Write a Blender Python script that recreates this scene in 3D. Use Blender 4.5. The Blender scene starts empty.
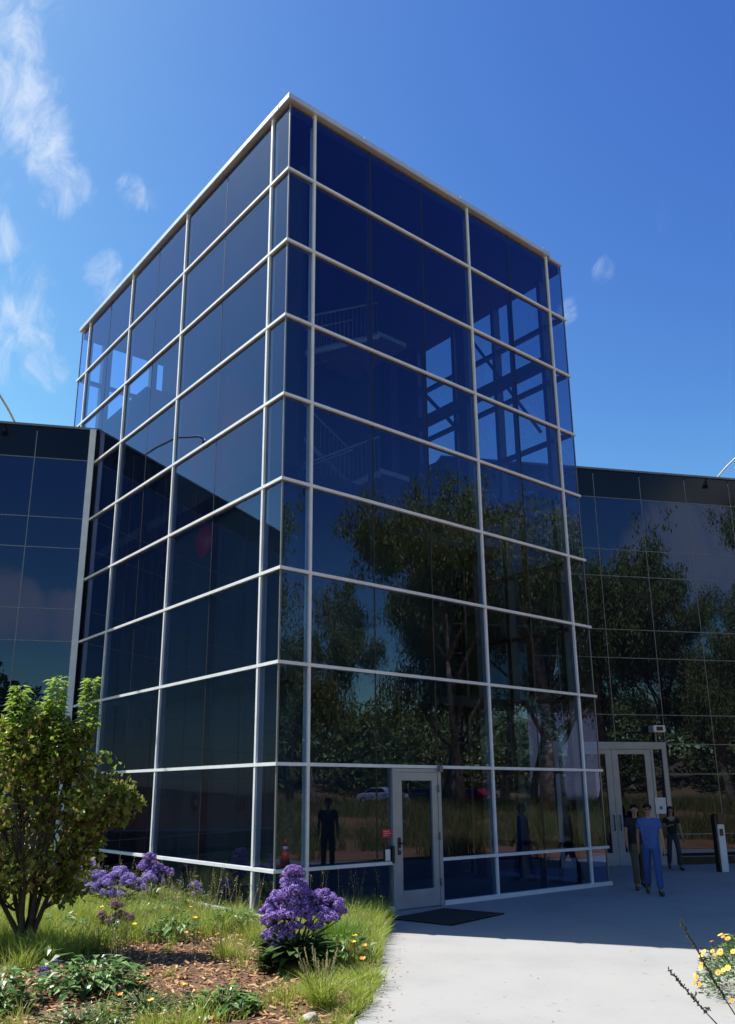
import bpy, bmesh, math, random
from mathutils import Vector, Matrix, noise
R = math.radians
random.seed(7)
sc = bpy.context.scene
COL = sc.collection
UP = Vector((0, 0, 1))

# ------------------------------------------------------------------ helpers
class MB:
    def __init__(s): s.v = []; s.f = []; s.mi = []; s.sm = []
    def add(s, vs, fs, mi=0, sm=False):
        b = len(s.v); s.v.extend([tuple(p) for p in vs])
        for f in fs: s.f.append([b + i for i in f]); s.mi.append(mi); s.sm.append(sm)
    def box(s, lo, hi, M=None, mi=0):
        x0, y0, z0 = lo; x1, y1, z1 = hi
        vs = [Vector(p) for p in ((x0,y0,z0),(x1,y0,z0),(x1,y1,z0),(x0,y1,z0),(x0,y0,z1),(x1,y0,z1),(x1,y1,z1),(x0,y1,z1))]
        if M is not None: vs = [M @ p for p in vs]
        s.add(vs, [(0,3,2,1),(4,5,6,7),(0,1,5,4),(1,2,6,5),(2,3,7,6),(3,0,4,7)], mi)
    def bevbox(s, lo, hi, b=.01, M=None, mi=0):
        bm = bmesh.new(); bmesh.ops.create_cube(bm, size=1)
        for v in bm.verts:
            v.co = Vector([lo[i] + (v.co[i] + .5) * (hi[i] - lo[i]) for i in range(3)])
        bmesh.ops.bevel(bm, geom=bm.edges[:], offset=b, segments=2, affect='EDGES')
        bm.verts.index_update()
        s.add([(M @ v.co if M is not None else v.co.copy()) for v in bm.verts], [[v.index for v in f.verts] for f in bm.faces], mi)
        bm.free()
    def tube(s, pts, rads, n=8, mi=0, cap=True):
        pts = [Vector(p) for p in pts]
        if not isinstance(rads, (list, tuple)): rads = [rads] * len(pts)
        vs = []; fs = []
        ref = None
        for i, p in enumerate(pts):
            t = (pts[min(i+1, len(pts)-1)] - pts[max(i-1, 0)]).normalized()
            if ref is None: ref = Vector((1,0,0)) if abs(t.x) < .8 else Vector((0,1,0))
            a = (ref - t * ref.dot(t)).normalized(); ref = a; b = t.cross(a)
            for k in range(n):
                th = 2*math.pi*k/n; vs.append(p + (a*math.cos(th) + b*math.sin(th)) * rads[i])
        for i in range(len(pts)-1):
            for k in range(n):
                k2 = (k+1) % n; fs.append((i*n+k, i*n+k2, (i+1)*n+k2, (i+1)*n+k))
        if cap: fs.append(tuple(range(n))[::-1]); fs.append(tuple(range((len(pts)-1)*n, len(pts)*n)))
        s.add(vs, fs, mi, True)
    def ellip(s, c, r, n=10, m=7, mi=0, M=None):
        vs = []; fs = []
        for i in range(m+1):
            ph = math.pi*i/m
            for k in range(n):
                th = 2*math.pi*k/n
                p = Vector((r[0]*math.sin(ph)*math.cos(th), r[1]*math.sin(ph)*math.sin(th), r[2]*math.cos(ph)))
                if M is not None: p = M @ p
                vs.append(Vector(c) + p)
        for i in range(m):
            for k in range(n):
                k2 = (k+1) % n; fs.append((i*n+k, (i+1)*n+k, (i+1)*n+k2, i*n+k2))
        s.add(vs, fs, mi, True)
    def leaf(s, p, d, side, L, W, fold=.25, droop=.15, mi=0):
        # pointed oval leaf of 6 verts folded along its midrib
        n = side.cross(d).normalized()
        a = p; m1 = p + d*L*.45 - n*W*fold*.5; tip = p + d*L - n*L*droop
        l = p + d*L*.4 + side*W*.5 + n*W*fold*.3; r = p + d*L*.4 - side*W*.5 + n*W*fold*.3
        s.add([a, l, tip, r, m1], [(0,4,1),(1,4,2),(2,4,3),(3,4,0)], mi)
    def blade(s, p, h, lean, w, bend, mi=0, segs=2):
        d = Vector((math.cos(lean), math.sin(lean), 0)); side = Vector((-d.y, d.x, 0))
        a = random.random()*math.pi; side = (side*math.cos(a) + d*math.sin(a))
        vs = []
        for i in range(segs):
            t = i/segs; c = p + UP*h*(t - .25*bend*t*t) + d*h*bend*t*t; ww = w*(1-.6*t)
            vs += [c - side*ww*.5, c + side*ww*.5]
        vs.append(p + UP*h*(1-.25*bend) + d*h*bend)
        fs = [(2*i, 2*i+1, 2*i+3, 2*i+2) for i in range(segs-1)] + [(2*segs-2, 2*segs-1, 2*segs)]
        s.add(vs, fs, mi)
    def mesh(s, name, mats):
        me = bpy.data.meshes.new(name); me.from_pydata(s.v, [], s.f)
        for m in (mats if isinstance(mats, (list, tuple)) else [mats]): me.materials.append(m)
        me.polygons.foreach_set('material_index', s.mi); me.polygons.foreach_set('use_smooth', s.sm)
        me.update(); return me
    def build(s, name, mats, parent=None, loc=None):
        o = bpy.data.objects.new(name, s.mesh(name, mats)); COL.objects.link(o)
        if parent is not None: o.parent = parent
        if loc is not None: o.location = loc
        return o

def tag(o, label=None, cat=None, group=None, kind=None):
    if label: o['label'] = label
    if cat: o['category'] = cat
    if group: o['group'] = group
    if kind: o['kind'] = kind
    return o
def empty(name, loc=(0,0,0), rz=0):
    o = bpy.data.objects.new(name, None); COL.objects.link(o); o.location = loc; o.rotation_euler = (0,0,rz); return o
def copy_tree(o, parent=None):
    c = o.copy(); COL.objects.link(c)
    if parent is not None: c.parent = parent
    for ch in list(o.children): copy_tree(ch, c)
    return c
def rv(a, b): return random.uniform(a, b)
def rdir():
    z = rv(-1,1); t = rv(0, 2*math.pi); r = math.sqrt(1-z*z); return Vector((r*math.cos(t), r*math.sin(t), z))
def inpoly(x, y, P):
    c = False; j = len(P)-1
    for i in range(len(P)):
        if (P[i][1] > y) != (P[j][1] > y) and x < (P[j][0]-P[i][0])*(y-P[i][1])/(P[j][1]-P[i][1])+P[i][0]: c = not c
        j = i
    return c

# ------------------------------------------------------------------ materials
def newmat(name):
    m = bpy.data.materials.new(name); m.use_nodes = True
    nt = m.node_tree; b = nt.nodes['Principled BSDF']; return m, nt, b
def ramp(nt, stops):
    r = nt.nodes.new('ShaderNodeValToRGB'); el = r.color_ramp.elements
    while len(el) < len(stops): el.new(.5)
    for e, (p, c) in zip(el, stops): e.position = p; e.color = (*c, 1)
    return r
def mat(name, c1, c2=None, rough=.6, scale=4, metal=0, bump=0, bscale=30, ior=None, spec=None, detail=6, lo=.35, hi=.65):
    m, nt, b = newmat(name)
    b.inputs['Roughness'].default_value = rough; b.inputs['Metallic'].default_value = metal
    if ior: b.inputs['IOR'].default_value = ior
    if spec is not None: b.inputs['Specular IOR Level'].default_value = spec
    tc = nt.nodes.new('ShaderNodeTexCoord')
    n = nt.nodes.new('ShaderNodeTexNoise'); n.inputs['Scale'].default_value = scale; n.inputs['Detail'].default_value = detail
    nt.links.new(tc.outputs['Object'], n.inputs['Vector'])
    c2 = c2 or tuple(x*.85 for x in c1)
    r = ramp(nt, [(lo, c1), (hi, c2)]); nt.links.new(n.outputs['Fac'], r.inputs['Fac']); nt.links.new(r.outputs['Color'], b.inputs['Base Color'])
    if bump:
        n2 = nt.nodes.new('ShaderNodeTexNoise'); n2.inputs['Scale'].default_value = bscale; n2.inputs['Detail'].default_value = 4
        nt.links.new(tc.outputs['Object'], n2.inputs['Vector'])
        bp = nt.nodes.new('ShaderNodeBump'); bp.inputs['Strength'].default_value = bump; bp.inputs['Distance'].default_value = .02
        nt.links.new(n2.outputs['Fac'], bp.inputs['Height']); nt.links.new(bp.outputs['Normal'], b.inputs['Normal'])
    return m
def leafmat(name, stops, rough=.5, trans=.3, tcol=None):
    m, nt, b = newmat(name); b.inputs['Roughness'].default_value = rough; b.inputs['Specular IOR Level'].default_value = .35
    g = nt.nodes.new('ShaderNodeNewGeometry'); r = ramp(nt, stops)
    nt.links.new(g.outputs['Random Per Island'], r.inputs['Fac']); nt.links.new(r.outputs['Color'], b.inputs['Base Color'])
    t = nt.nodes.new('ShaderNodeBsdfTranslucent'); mx = nt.nodes.new('ShaderNodeMixShader'); mx.inputs['Fac'].default_value = trans
    if tcol:
        mm = nt.nodes.new('ShaderNodeMix'); mm.data_type = 'RGBA'; mm.blend_type = 'MULTIPLY'; mm.inputs[0].default_value = 1
        nt.links.new(r.outputs['Color'], mm.inputs[6]); mm.inputs[7].default_value = (*tcol, 1); nt.links.new(mm.outputs[2], t.inputs['Color'])
    else: nt.links.new(r.outputs['Color'], t.inputs['Color'])
    out = nt.nodes['Material Output']
    nt.links.new(b.outputs[0], mx.inputs[1]); nt.links.new(t.outputs[0], mx.inputs[2]); nt.links.new(mx.outputs[0], out.inputs['Surface'])
    return m
def bumpwave(nt, scale, strength, dist):
    tc = nt.nodes.new('ShaderNodeNewGeometry')
    n = nt.nodes.new('ShaderNodeTexNoise'); n.inputs['Scale'].default_value = scale; n.inputs['Detail'].default_value = 1
    nt.links.new(tc.outputs['Position'], n.inputs['Vector'])
    bp = nt.nodes.new('ShaderNodeBump'); bp.inputs['Strength'].default_value = strength; bp.inputs['Distance'].default_value = dist
    nt.links.new(n.outputs['Fac'], bp.inputs['Height']); return bp
def glassmat(name, tint, gloss, ior=1.6, mul=1.25, add=.02, dust=0.0, wave=.3):
    m, nt, b = newmat(name); nt.nodes.remove(b); out = nt.nodes['Material Output']
    bp = bumpwave(nt, .55, wave, .006)
    fr = nt.nodes.new('ShaderNodeFresnel'); fr.inputs['IOR'].default_value = ior
    ma = nt.nodes.new('ShaderNodeMath'); ma.operation = 'MULTIPLY_ADD'; ma.use_clamp = True
    ma.inputs[1].default_value = mul; ma.inputs[2].default_value = add
    nt.links.new(fr.outputs[0], ma.inputs[0])
    tr = nt.nodes.new('ShaderNodeBsdfTransparent'); tr.inputs['Color'].default_value = (*tint, 1)
    gl = nt.nodes.new('ShaderNodeBsdfGlossy'); gl.inputs['Roughness'].default_value = 0.0; gl.inputs['Color'].default_value = (*gloss, 1)
    nt.links.new(bp.outputs[0], gl.inputs['Normal'])
    mx = nt.nodes.new('ShaderNodeMixShader'); nt.links.new(ma.outputs[0], mx.inputs[0]); nt.links.new(tr.outputs[0], mx.inputs[1]); nt.links.new(gl.outputs[0], mx.inputs[2])
    last = mx
    if dust:
        df = nt.nodes.new('ShaderNodeBsdfDiffuse'); df.inputs['Color'].default_value = (.45,.47,.5,1)
        ge = nt.nodes.new('ShaderNodeNewGeometry')
        mp = nt.nodes.new('ShaderNodeMapping'); mp.inputs['Scale'].default_value = (3.2,3.2,.35); nt.links.new(ge.outputs['Position'], mp.inputs['Vector'])
        n = nt.nodes.new('ShaderNodeTexNoise'); n.inputs['Scale'].default_value = 2; n.inputs['Detail'].default_value = 8; n.inputs['Roughness'].default_value = .7
        nt.links.new(mp.outputs[0], n.inputs['Vector'])
        mr = nt.nodes.new('ShaderNodeMapRange'); mr.inputs[1].default_value = .42; mr.inputs[2].default_value = .8; mr.inputs[3].default_value = dust*.25; mr.inputs[4].default_value = dust*2.2
        nt.links.new(n.outputs['Fac'], mr.inputs[0])
        m2 = nt.nodes.new('ShaderNodeMixShader'); nt.links.new(mr.outputs[0], m2.inputs[0]); nt.links.new(mx.outputs[0], m2.inputs[1]); nt.links.new(df.outputs[0], m2.inputs[2]); last = m2
    nt.links.new(last.outputs[0], out.inputs['Surface']); return m

M = {}
M['glass'] = glassmat('tinted_glass', (.50,.68,.97), (.45,.54,1.0), ior=1.62, mul=1.45, add=.0, dust=.004, wave=.12)
M['glass_back'] = glassmat('tinted_glass_back', (.97,.99,1.0), (.5,.7,1.0), mul=.6, add=.0)
M['door_glass'] = glassmat('door_glass', (.40,.52,.72), (.5,.72,1.0))
def winglass():
    m, nt, b = newmat('mirror_glass'); b.inputs['Base Color'].default_value = (.004,.006,.014,1); b.inputs['Roughness'].default_value = .01
    b.inputs['IOR'].default_value = 1.78; b.inputs['Specular Tint'].default_value = (.48,.60,1,1)
    bp = bumpwave(nt, .5, .2, .006); nt.links.new(bp.outputs[0], b.inputs['Normal']); return m
M['wing_glass'] = winglass()
M['spandrel'] = mat('dark_spandrel_glass', (.004,.006,.012), (.006,.008,.015), rough=.06, scale=.6, ior=1.35)
M['alu'] = mat('silver_aluminium', (.72,.75,.80), (.64,.67,.72), rough=.42, scale=3)
M['alu_dark'] = mat('grey_aluminium', (.19,.20,.22), (.15,.16,.18), rough=.4, scale=3, metal=.3)
M['coping'] = mat('coping_aluminium', (.55,.60,.68), (.46,.51,.58), rough=.4, scale=2, metal=.3)
M['door_alu'] = mat('door_aluminium', (.36,.39,.46), (.31,.34,.41), rough=.35, scale=3, metal=.3)
M['seal'] = mat('black_sealant', (.012,.012,.013), rough=.6)
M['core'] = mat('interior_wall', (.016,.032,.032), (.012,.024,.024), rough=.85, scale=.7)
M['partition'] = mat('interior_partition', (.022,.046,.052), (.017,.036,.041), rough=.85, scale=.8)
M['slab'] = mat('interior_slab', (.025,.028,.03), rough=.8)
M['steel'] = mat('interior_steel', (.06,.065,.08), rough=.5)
M['roof'] = mat('roof_membrane', (.22,.22,.22), rough=.9)
M['dark'] = mat('black_plastic', (.012,.012,.014), (.02,.02,.022), rough=.4)
M['white'] = mat('white_plastic', (.75,.75,.75), (.68,.68,.68), rough=.4)
M['red'] = mat('red_sticker', (.55,.03,.03), rough=.5)

def concrete():
    m, nt, b = newmat('plaza_concrete'); b.inputs['Roughness'].default_value = .85
    g = nt.nodes.new('ShaderNodeNewGeometry')
    n = nt.nodes.new('ShaderNodeTexNoise'); n.inputs['Scale'].default_value = .7; n.inputs['Detail'].default_value = 9; n.inputs['Roughness'].default_value = .6
    nt.links.new(g.outputs['Position'], n.inputs['Vector'])
    r = ramp(nt, [(.3,(.245,.245,.242)),(.5,(.275,.275,.27)),(.7,(.29,.288,.28))]); nt.links.new(n.outputs['Fac'], r.inputs['Fac'])
    n3 = nt.nodes.new('ShaderNodeTexNoise'); n3.inputs['Scale'].default_value = 9; n3.inputs['Detail'].default_value = 5; nt.links.new(g.outputs['Position'], n3.inputs['Vector'])
    r3 = ramp(nt, [(.27,(.62,.6,.58)),(.36,(1,1,1))]); nt.links.new(n3.outputs['Fac'], r3.inputs['Fac'])
    mm = nt.nodes.new('ShaderNodeMix'); mm.data_type='RGBA'; mm.blend_type='MULTIPLY'; mm.inputs[0].default_value=.6
    nt.links.new(r.outputs[0], mm.inputs[6]); nt.links.new(r3.outputs[0], mm.inputs[7]); nt.links.new(mm.outputs[2], b.inputs['Base Color'])
    n2 = nt.nodes.new('ShaderNodeTexNoise'); n2.inputs['Scale'].default_value = 60; nt.links.new(g.outputs['Position'], n2.inputs['Vector'])
    bp = nt.nodes.new('ShaderNodeBump'); bp.inputs['Strength'].default_value=.15; bp.inputs['Distance'].default_value=.01
    nt.links.new(n2.outputs['Fac'], bp.inputs['Height']); nt.links.new(bp.outputs[0], b.inputs['Normal'])
    return m
M['concrete'] = concrete()
M['joint'] = mat('saw_cut_joint', (.215,.213,.208), rough=.9)
M['soil'] = mat('brown_soil', (.12,.062,.03), (.07,.036,.02), rough=.95, scale=7, bump=.8, bscale=25, detail=10)
M['dirt'] = mat('dry_orange_soil', (.42,.20,.075), (.28,.14,.055), rough=.95, scale=1.2, bump=.6, bscale=9, detail=10)
M['tan'] = mat('dry_grass_field', (.27,.17,.065), (.15,.11,.045), rough=.95, scale=.15, detail=10)
M['asphalt'] = mat('asphalt', (.055,.055,.055), (.045,.045,.047), rough=.9, scale=2)
M['chip'] = leafmat('wood_chips', [(0,(.10,.045,.02)),(.35,(.24,.12,.05)),(.7,(.38,.21,.09)),(1,(.55,.38,.2))], .85, .0)

# ------------------------------------------------------------------ camera
cam_d = bpy.data.cameras.new('camera'); cam = bpy.data.objects.new('camera', cam_d); COL.objects.link(cam); sc.camera = cam
CP = Vector((-7.6966, -11.6571, 2.0)); yaw, pitch, roll, fpx = .888951, .267834, -.005254, 825.82
Fv = Vector((math.cos(yaw)*math.cos(pitch), math.sin(yaw)*math.cos(pitch), math.sin(pitch)))
Rr = Vector((math.sin(yaw), -math.cos(yaw), 0)); Uu = Rr.cross(Fv)
R2 = math.cos(roll)*Rr + math.sin(roll)*Uu; U2 = -math.sin(roll)*Rr + math.cos(roll)*Uu
cam.matrix_world = Matrix(((R2.x,U2.x,-Fv.x,CP.x),(R2.y,U2.y,-Fv.y,CP.y),(R2.z,U2.z,-Fv.z,CP.z),(0,0,0,1)))
cam_d.sensor_fit = 'AUTO'; cam_d.sensor_width = 36; cam_d.lens = 36*fpx/1024
cam_d.shift_x = 8.2/1024; cam_d.shift_y = 53.9/1024; cam_d.clip_end = 3000; cam_d.clip_start = .05

# ------------------------------------------------------------------ light and sky
SUN_EL, SUN_AZ = 58.0, 120.1          # azimuth measured from +X counter-clockwise
sd = Vector((math.cos(R(SUN_AZ))*math.cos(R(SUN_EL)), math.sin(R(SUN_AZ))*math.cos(R(SUN_EL)), math.sin(R(SUN_EL))))
sl = bpy.data.lights.new('sun', 'SUN'); sl.energy = 5.0; sl.angle = R(.5); sl.color = (1,.95,.88)
so = bpy.data.objects.new('sun', sl); COL.objects.link(so); so.rotation_euler = sd.to_track_quat('Z', 'Y').to_euler()
w = bpy.data.worlds.new('World'); sc.world = w; w.use_nodes = True
nt = w.node_tree; bg = nt.nodes['Background']
sky = nt.nodes.new('ShaderNodeTexSky'); sky.sky_type = 'NISHITA'; sky.sun_disc = False
sky.sun_elevation = R(SUN_EL); sky.sun_rotation = R(90 - SUN_AZ); sky.altitude = 300; sky.air_density = 1.0; sky.dust_density = .6; sky.ozone_density = 3.0
sep = nt.nodes.new('ShaderNodeSeparateColor'); nt.links.new(sky.outputs[0], sep.inputs[0])
grade = nt.nodes.new('ShaderNodeCombineColor')
for ci,(pw,kk) in enumerate(((2.0,.67),(1.9,.716),(.95,2.05))):
    p_ = nt.nodes.new('ShaderNodeMath'); p_.operation='POWER'; p_.inputs[1].default_value = pw; nt.links.new(sep.outputs[ci], p_.inputs[0])
    q_ = nt.nodes.new('ShaderNodeMath'); q_.operation='MULTIPLY'; q_.inputs[1].default_value = kk; nt.links.new(p_.outputs[0], q_.inputs[0]); nt.links.new(q_.outputs[0], grade.inputs[ci])
tc = nt.nodes.new('ShaderNodeTexCoord')
def dirv(az, el): return (math.cos(R(az))*math.cos(R(el)), math.sin(R(az))*math.cos(R(el)), math.sin(R(el)))
CL = [ # az, el, radius deg, strength
 (82,47,4.0,.8),(80.0,44.5,3.2,.85),(78.3,42.2,2.6,.92),(76.9,40.4,2.3,.92),(75.6,38.8,2.0,.85),(74.6,37.4,1.8,.7),(80,38.5,4,.45),
 (79.0,34.0,2.2,1.0),(76.6,32.0,2.6,.45),(75.0,29.5,2.2,.75),(73.6,27.5,1.8,.6),(78.0,27.5,3,.5),
 (69.2,37.9,1.1,.6),(70.6,33.6,1.3,.72),(34.8,30.8,.8,.5),(32.0,33.0,.8,.42),(67.0,37.7,.9,.5),(69.9,32.2,1.0,.5),(27.9,35.4,1.5,.15),
 (-81,16,5,1.6),(-76,18,6,1.5),(-85,15,3,1.2),(-125,11.3,2.3,1.9),(-129,11.6,2.3,1.9),(-121,10.6,2.3,1.7),(-132,11,2.5,1.8),(-53,11,3.5,.55),(-57,14,3,.4),(150,30,10,.5),(100,40,8,.5),(118,24,5,.8),(-20,35,9,.4)]
prev = None
nv = nt.nodes.new('ShaderNodeTexNoise'); nv.inputs['Scale'].default_value = 9; nv.inputs['Detail'].default_value = 5
nt.links.new(tc.outputs['Generated'], nv.inputs['Vector'])
sub = nt.nodes.new('ShaderNodeVectorMath'); sub.operation='SUBTRACT'; nt.links.new(nv.outputs['Color'], sub.inputs[0]); sub.inputs[1].default_value=(.5,.5,.5)
scl = nt.nodes.new('ShaderNodeVectorMath'); scl.operation='SCALE'; nt.links.new(sub.outputs[0], scl.inputs[0]); scl.inputs['Scale'].default_value = .07
addv = nt.nodes.new('ShaderNodeVectorMath'); addv.operation='ADD'; nt.links.new(tc.outputs['Generated'], addv.inputs[0]); nt.links.new(scl.outputs[0], addv.inputs[1])
nrm = nt.nodes.new('ShaderNodeVectorMath'); nrm.operation='NORMALIZE'; nt.links.new(addv.outputs[0], nrm.inputs[0])
for az, el, rad, st in CL:
    d = nt.nodes.new('ShaderNodeVectorMath'); d.operation='DOT_PRODUCT'; nt.links.new(nrm.outputs[0], d.inputs[0]); d.inputs[1].default_value = dirv(az, el)
    mr = nt.nodes.new('ShaderNodeMapRange'); mr.interpolation_type='SMOOTHSTEP'
    mr.inputs[1].default_value = math.cos(R(rad*1.35)); mr.inputs[2].default_value = math.cos(R(rad*.25)); mr.inputs[3].default_value = 0; mr.inputs[4].default_value = st*.92
    nt.links.new(d.outputs['Value'], mr.inputs[0])
    if prev is None: prev = mr.outputs[0]
    else:
        mx = nt.nodes.new('ShaderNodeMath'); mx.operation='MAXIMUM'; nt.links.new(prev, mx.inputs[0]); nt.links.new(mr.outputs[0], mx.inputs[1]); prev = mx.outputs[0]
mp = nt.nodes.new('ShaderNodeMapping'); mp.inputs['Scale'].default_value = (30,22,11); mp.inputs['Rotation'].default_value = (.3,.2,.4); nt.links.new(tc.outputs['Generated'], mp.inputs['Vector'])
n1 = nt.nodes.new('ShaderNodeTexNoise'); n1.inputs['Scale'].default_value = 1.0; n1.inputs['Detail'].default_value = 12; n1.inputs['Roughness'].default_value = .66; n1.inputs['Distortion'].default_value=.9
nt.links.new(mp.outputs[0], n1.inputs['Vector'])
ad = nt.nodes.new('ShaderNodeMath'); ad.operation='MULTIPLY_ADD'; ad.inputs[1].default_value=.48; nt.links.new(prev, ad.inputs[0]); nt.links.new(n1.outputs['Fac'], ad.inputs[2])
mr = nt.nodes.new('ShaderNodeMapRange'); mr.interpolation_type='SMOOTHSTEP'; mr.inputs[1].default_value=.60; mr.inputs[2].default_value=1.30; nt.links.new(ad.outputs[0], mr.inputs[0])
g1 = nt.nodes.new('ShaderNodeMath'); g1.operation='MULTIPLY'; g1.use_clamp=True; g1.inputs[1].default_value=3.0; nt.links.new(prev, g1.inputs[0])
cm = nt.nodes.new('ShaderNodeMath'); cm.operation='MULTIPLY'; cm.use_clamp=True; nt.links.new(g1.outputs[0], cm.inputs[0]); nt.links.new(mr.outputs[0], cm.inputs[1])
cmix = nt.nodes.new('ShaderNodeMix'); cmix.data_type='RGBA'; nt.links.new(cm.outputs[0], cmix.inputs[0]); nt.links.new(grade.outputs[0], cmix.inputs[6]); cmix.inputs[7].default_value=(8.2,9.2,10.6,1)
nt.links.new(cmix.outputs[2], bg.inputs['Color']); bg.inputs['Strength'].default_value = .052
sc.view_settings.view_transform = 'Standard'; sc.view_settings.look = 'None'; sc.view_settings.gamma = 1; sc.view_settings.exposure = .90
sc.cycles.max_bounces = 8; sc.cycles.transparent_max_bounces = 24; sc.cycles.caustics_reflective = False; sc.cycles.caustics_refractive = False
sc.cycles.sample_clamp_indirect = 4

# ------------------------------------------------------------------ ground
def terr(x, y):
    w_ = -y
    def ss(a, b, t): t = min(1, max(0, (t-a)/(b-a))); return t*t*(3-2*t)
    return .9*ss(13, 24, w_) + 2.6*ss(58, 72, w_) + 6*ss(85,160,w_)
def ground():
    g = MB()
    xs = [-900,-300,-120,-60,-40,-30,-20,-10,0,10,20,30,40,50,60,80,120,300,900]
    ys = [900,300,80,0,-13,-15,-17,-18.5,-20,-22,-24,-30,-50,-58,-61,-65,-69,-72,-85,-100,-120,-140,-160,-300,-900]
    vs = [(x,y,terr(x,y)) for y in ys for x in xs]; n = len(xs); fs = []
    for j in range(len(ys)-1):
        for i in range(n-1):
            a = j*n+i; fs.append((a, a+n, a+n+1, a+1))
    for k, f in enumerate(fs):
        yy = vs[f[0]][1]
        g.add([vs[q] for q in f], [(0,1,2,3)], 0 if yy > -30 and yy < 100 else 1)
    bm = bmesh.new(); me = g.mesh('ground', [M['dirt'], M['tan']]); bm.from_mesh(me); bmesh.ops.remove_doubles(bm, verts=bm.verts, dist=1e-4); bm.to_mesh(me); bm.free()
    o = bpy.data.objects.new('ground', me); COL.objects.link(o); tag(o, kind='structure')
ground()
def sheet(name, P, z, m, thick=0):
    bm = bmesh.new(); vs = [bm.verts.new((x,y,z)) for x,y in P]; f = bm.faces.new(vs)
    if f.normal.z < 0: f.normal_flip()
    if thick:
        r = bmesh.ops.extrude_face_region(bm, geom=[f]); 
        for v in [e for e in r['geom'] if isinstance(e, bmesh.types.BMVert)]: v.co.z -= thick
        bmesh.ops.recalc_face_normals(bm, faces=bm.faces)
    bmesh.ops.triangulate(bm, faces=bm.faces)
    me = bpy.data.meshes.new(name); bm.to_mesh(me); bm.free(); me.materials.append(m)
    o = bpy.data.objects.new(name, me); COL.objects.link(o); tag(o, kind='structure'); return o
sheet('plaza', [(-30,-13),(40,-13),(40,12),(-30,26)], .006, M['concrete'])
sheet('parking_lot', [(-20,-38),(90,-38),(90,-57),(-20,-57)], .93, M['asphalt'])
def joints():
    g = MB(); dx, dy = math.cos(R(-27.3)), math.sin(R(-27.3))
    def strip(x0,y0,x1,y1,wd=.005):
        d = Vector((x1-x0,y1-y0,0)).normalized(); s_ = Vector((-d.y,d.x,0))*wd
        a = Vector((x0,y0,.010)); b = Vector((x1,y1,.010)); g.add([a-s_, b-s_, b+s_, a+s_], [(0,1,2,3)])
    for k in (-1,1,3): strip(1.9+3.0*k*dx*0+k*3.0, -1.0, 1.9+k*3.0-4.6, -12.9)
    strip(-3,-8.4,14,-10.4)
    o = g.build('pavement_joints', M['joint']); tag(o, kind='structure')
joints()
BED1 = [(2.05,-.12),(1.75,-.75),(1.25,-1.25),(.62,-1.9),(-.15,-2.72),(-.95,-3.62),(-1.55,-4.3),(-2.15,-4.85),(-2.75,-5.35),(-3.6,-6.2),(-4.6,-7.6),(-6,-10),(-8,-12.9),(-26,-12.9),(-26,22.5),(-.2,9.2),(-.2,-.12)]
BED2 = [(2.6,-6.35),(1.5,-6.75),(.55,-7.25),(-.15,-7.9),(-.9,-9.4),(-1.8,-12.9),(3.5,-12.9),(3.2,-9.0),(2.8,-7.0)]
BED3 = [(7.6,-9.4),(9.5,-8.5),(11.5,-8.0),(13.2,-6.2),(14.6,-5.1),(39.9,-7.5),(39.9,-12.99),(7.0,-12.99)]
sheet('mulch_bed', BED1, .045, M['soil'], .044)
sheet('flower_bed', BED2, .045, M['soil'], .044)
sheet('earth_bed', BED3, .045, M['dirt'], .044)
def chips():
    g = MB(); n = 0
    while n < 12000:
        x, y = rv(-9,2), rv(-8.5,3)
        if not inpoly(x,y,BED1): continue
        if (Vector((x,y))-Vector((-3.3,-3))).length > rv(1.5,6): continue
        n += 1; a = rv(0,math.pi); L = rv(.012,.045); W = rv(.006,.016); t = rv(-.5,.5); t2=rv(-.5,.5)
        d = Vector((math.cos(a),math.sin(a),t)).normalized()*L; s_ = Vector((-math.sin(a),math.cos(a),t2)).normalized()*W
        c = Vector((x,y,.05+rv(.0,.03))); g.add([c-d-s_,c+d-s_,c+d*.9+s_,c-d*.8+s_], [(0,1,2,3)])
    tag(g.build('wood_mulch', M['chip']), 'loose brown wood chips covering the planting bed', 'mulch', kind='stuff')
chips()

# ------------------------------------------------------------------ tower
LV = [15.71,14.09,12.43,10.77,9.12,7.45,5.79,4.14,2.46,.80]
X1,X2,X3,X4 = .61,5.18,8.20,8.82
YA,YB,YC,YD,YE = .61,4.41,7.55,10.61,11.31
tower = tag(empty('glass_tower', (X4/2, YE/2, 0)), 'tall square blue glass tower with white grid lines at the building corner', 'building')
T0 = -Vector(tower.location)
def tb(g, name, m): return g.build(name, m, tower, T0)
def F(face, u, z, out=0):
    # point on a facade: u along it, z up, out = distance outwards
    if face == 'R': return Vector((u, -out, z))
    if face == 'L': return Vector((-out, u, z))
    if face == 'S': return Vector((X4+out, u, z))
    if face == 'B': return Vector((u, YE+out, z))
def fbox(g, face, u0, u1, z0, z1, o0, o1, mi=0):
    a, b = F(face,u0,z0,o0), F(face,u1,z1,o1)
    g.box([min(a[i],b[i]) for i in range(3)], [max(a[i],b[i]) for i in range(3)], mi=mi)
def pane(face, u0, u1, z0, z1, gm='glass', name='glass_pane', jitter=.0022):
    g = MB(); j = [rv(-jitter, jitter) for _ in range(3)]
    q = [F(face,u0,z0,j[0]),F(face,u1,z0,j[1]),F(face,u1,z1,j[1]+j[2]),F(face,u0,z1,j[0]+j[2])]
    g.add(q, [(0,1,2,3)] if face in 'R' else [(3,2,1,0)]); return tb(g, name, M[gm])
DX0, DX1 = 2.50, 3.655
HW = .027
def subs(face, a, b):
    if face == 'R' and a == X1: return [X1, X1+(X2-X1)/3, X1+2*(X2-X1)/3, X2]
    if abs(b-a) > 1: return [a, (a+b)/2, b]
    return [a, b]
levels = LV + [.06]
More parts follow.
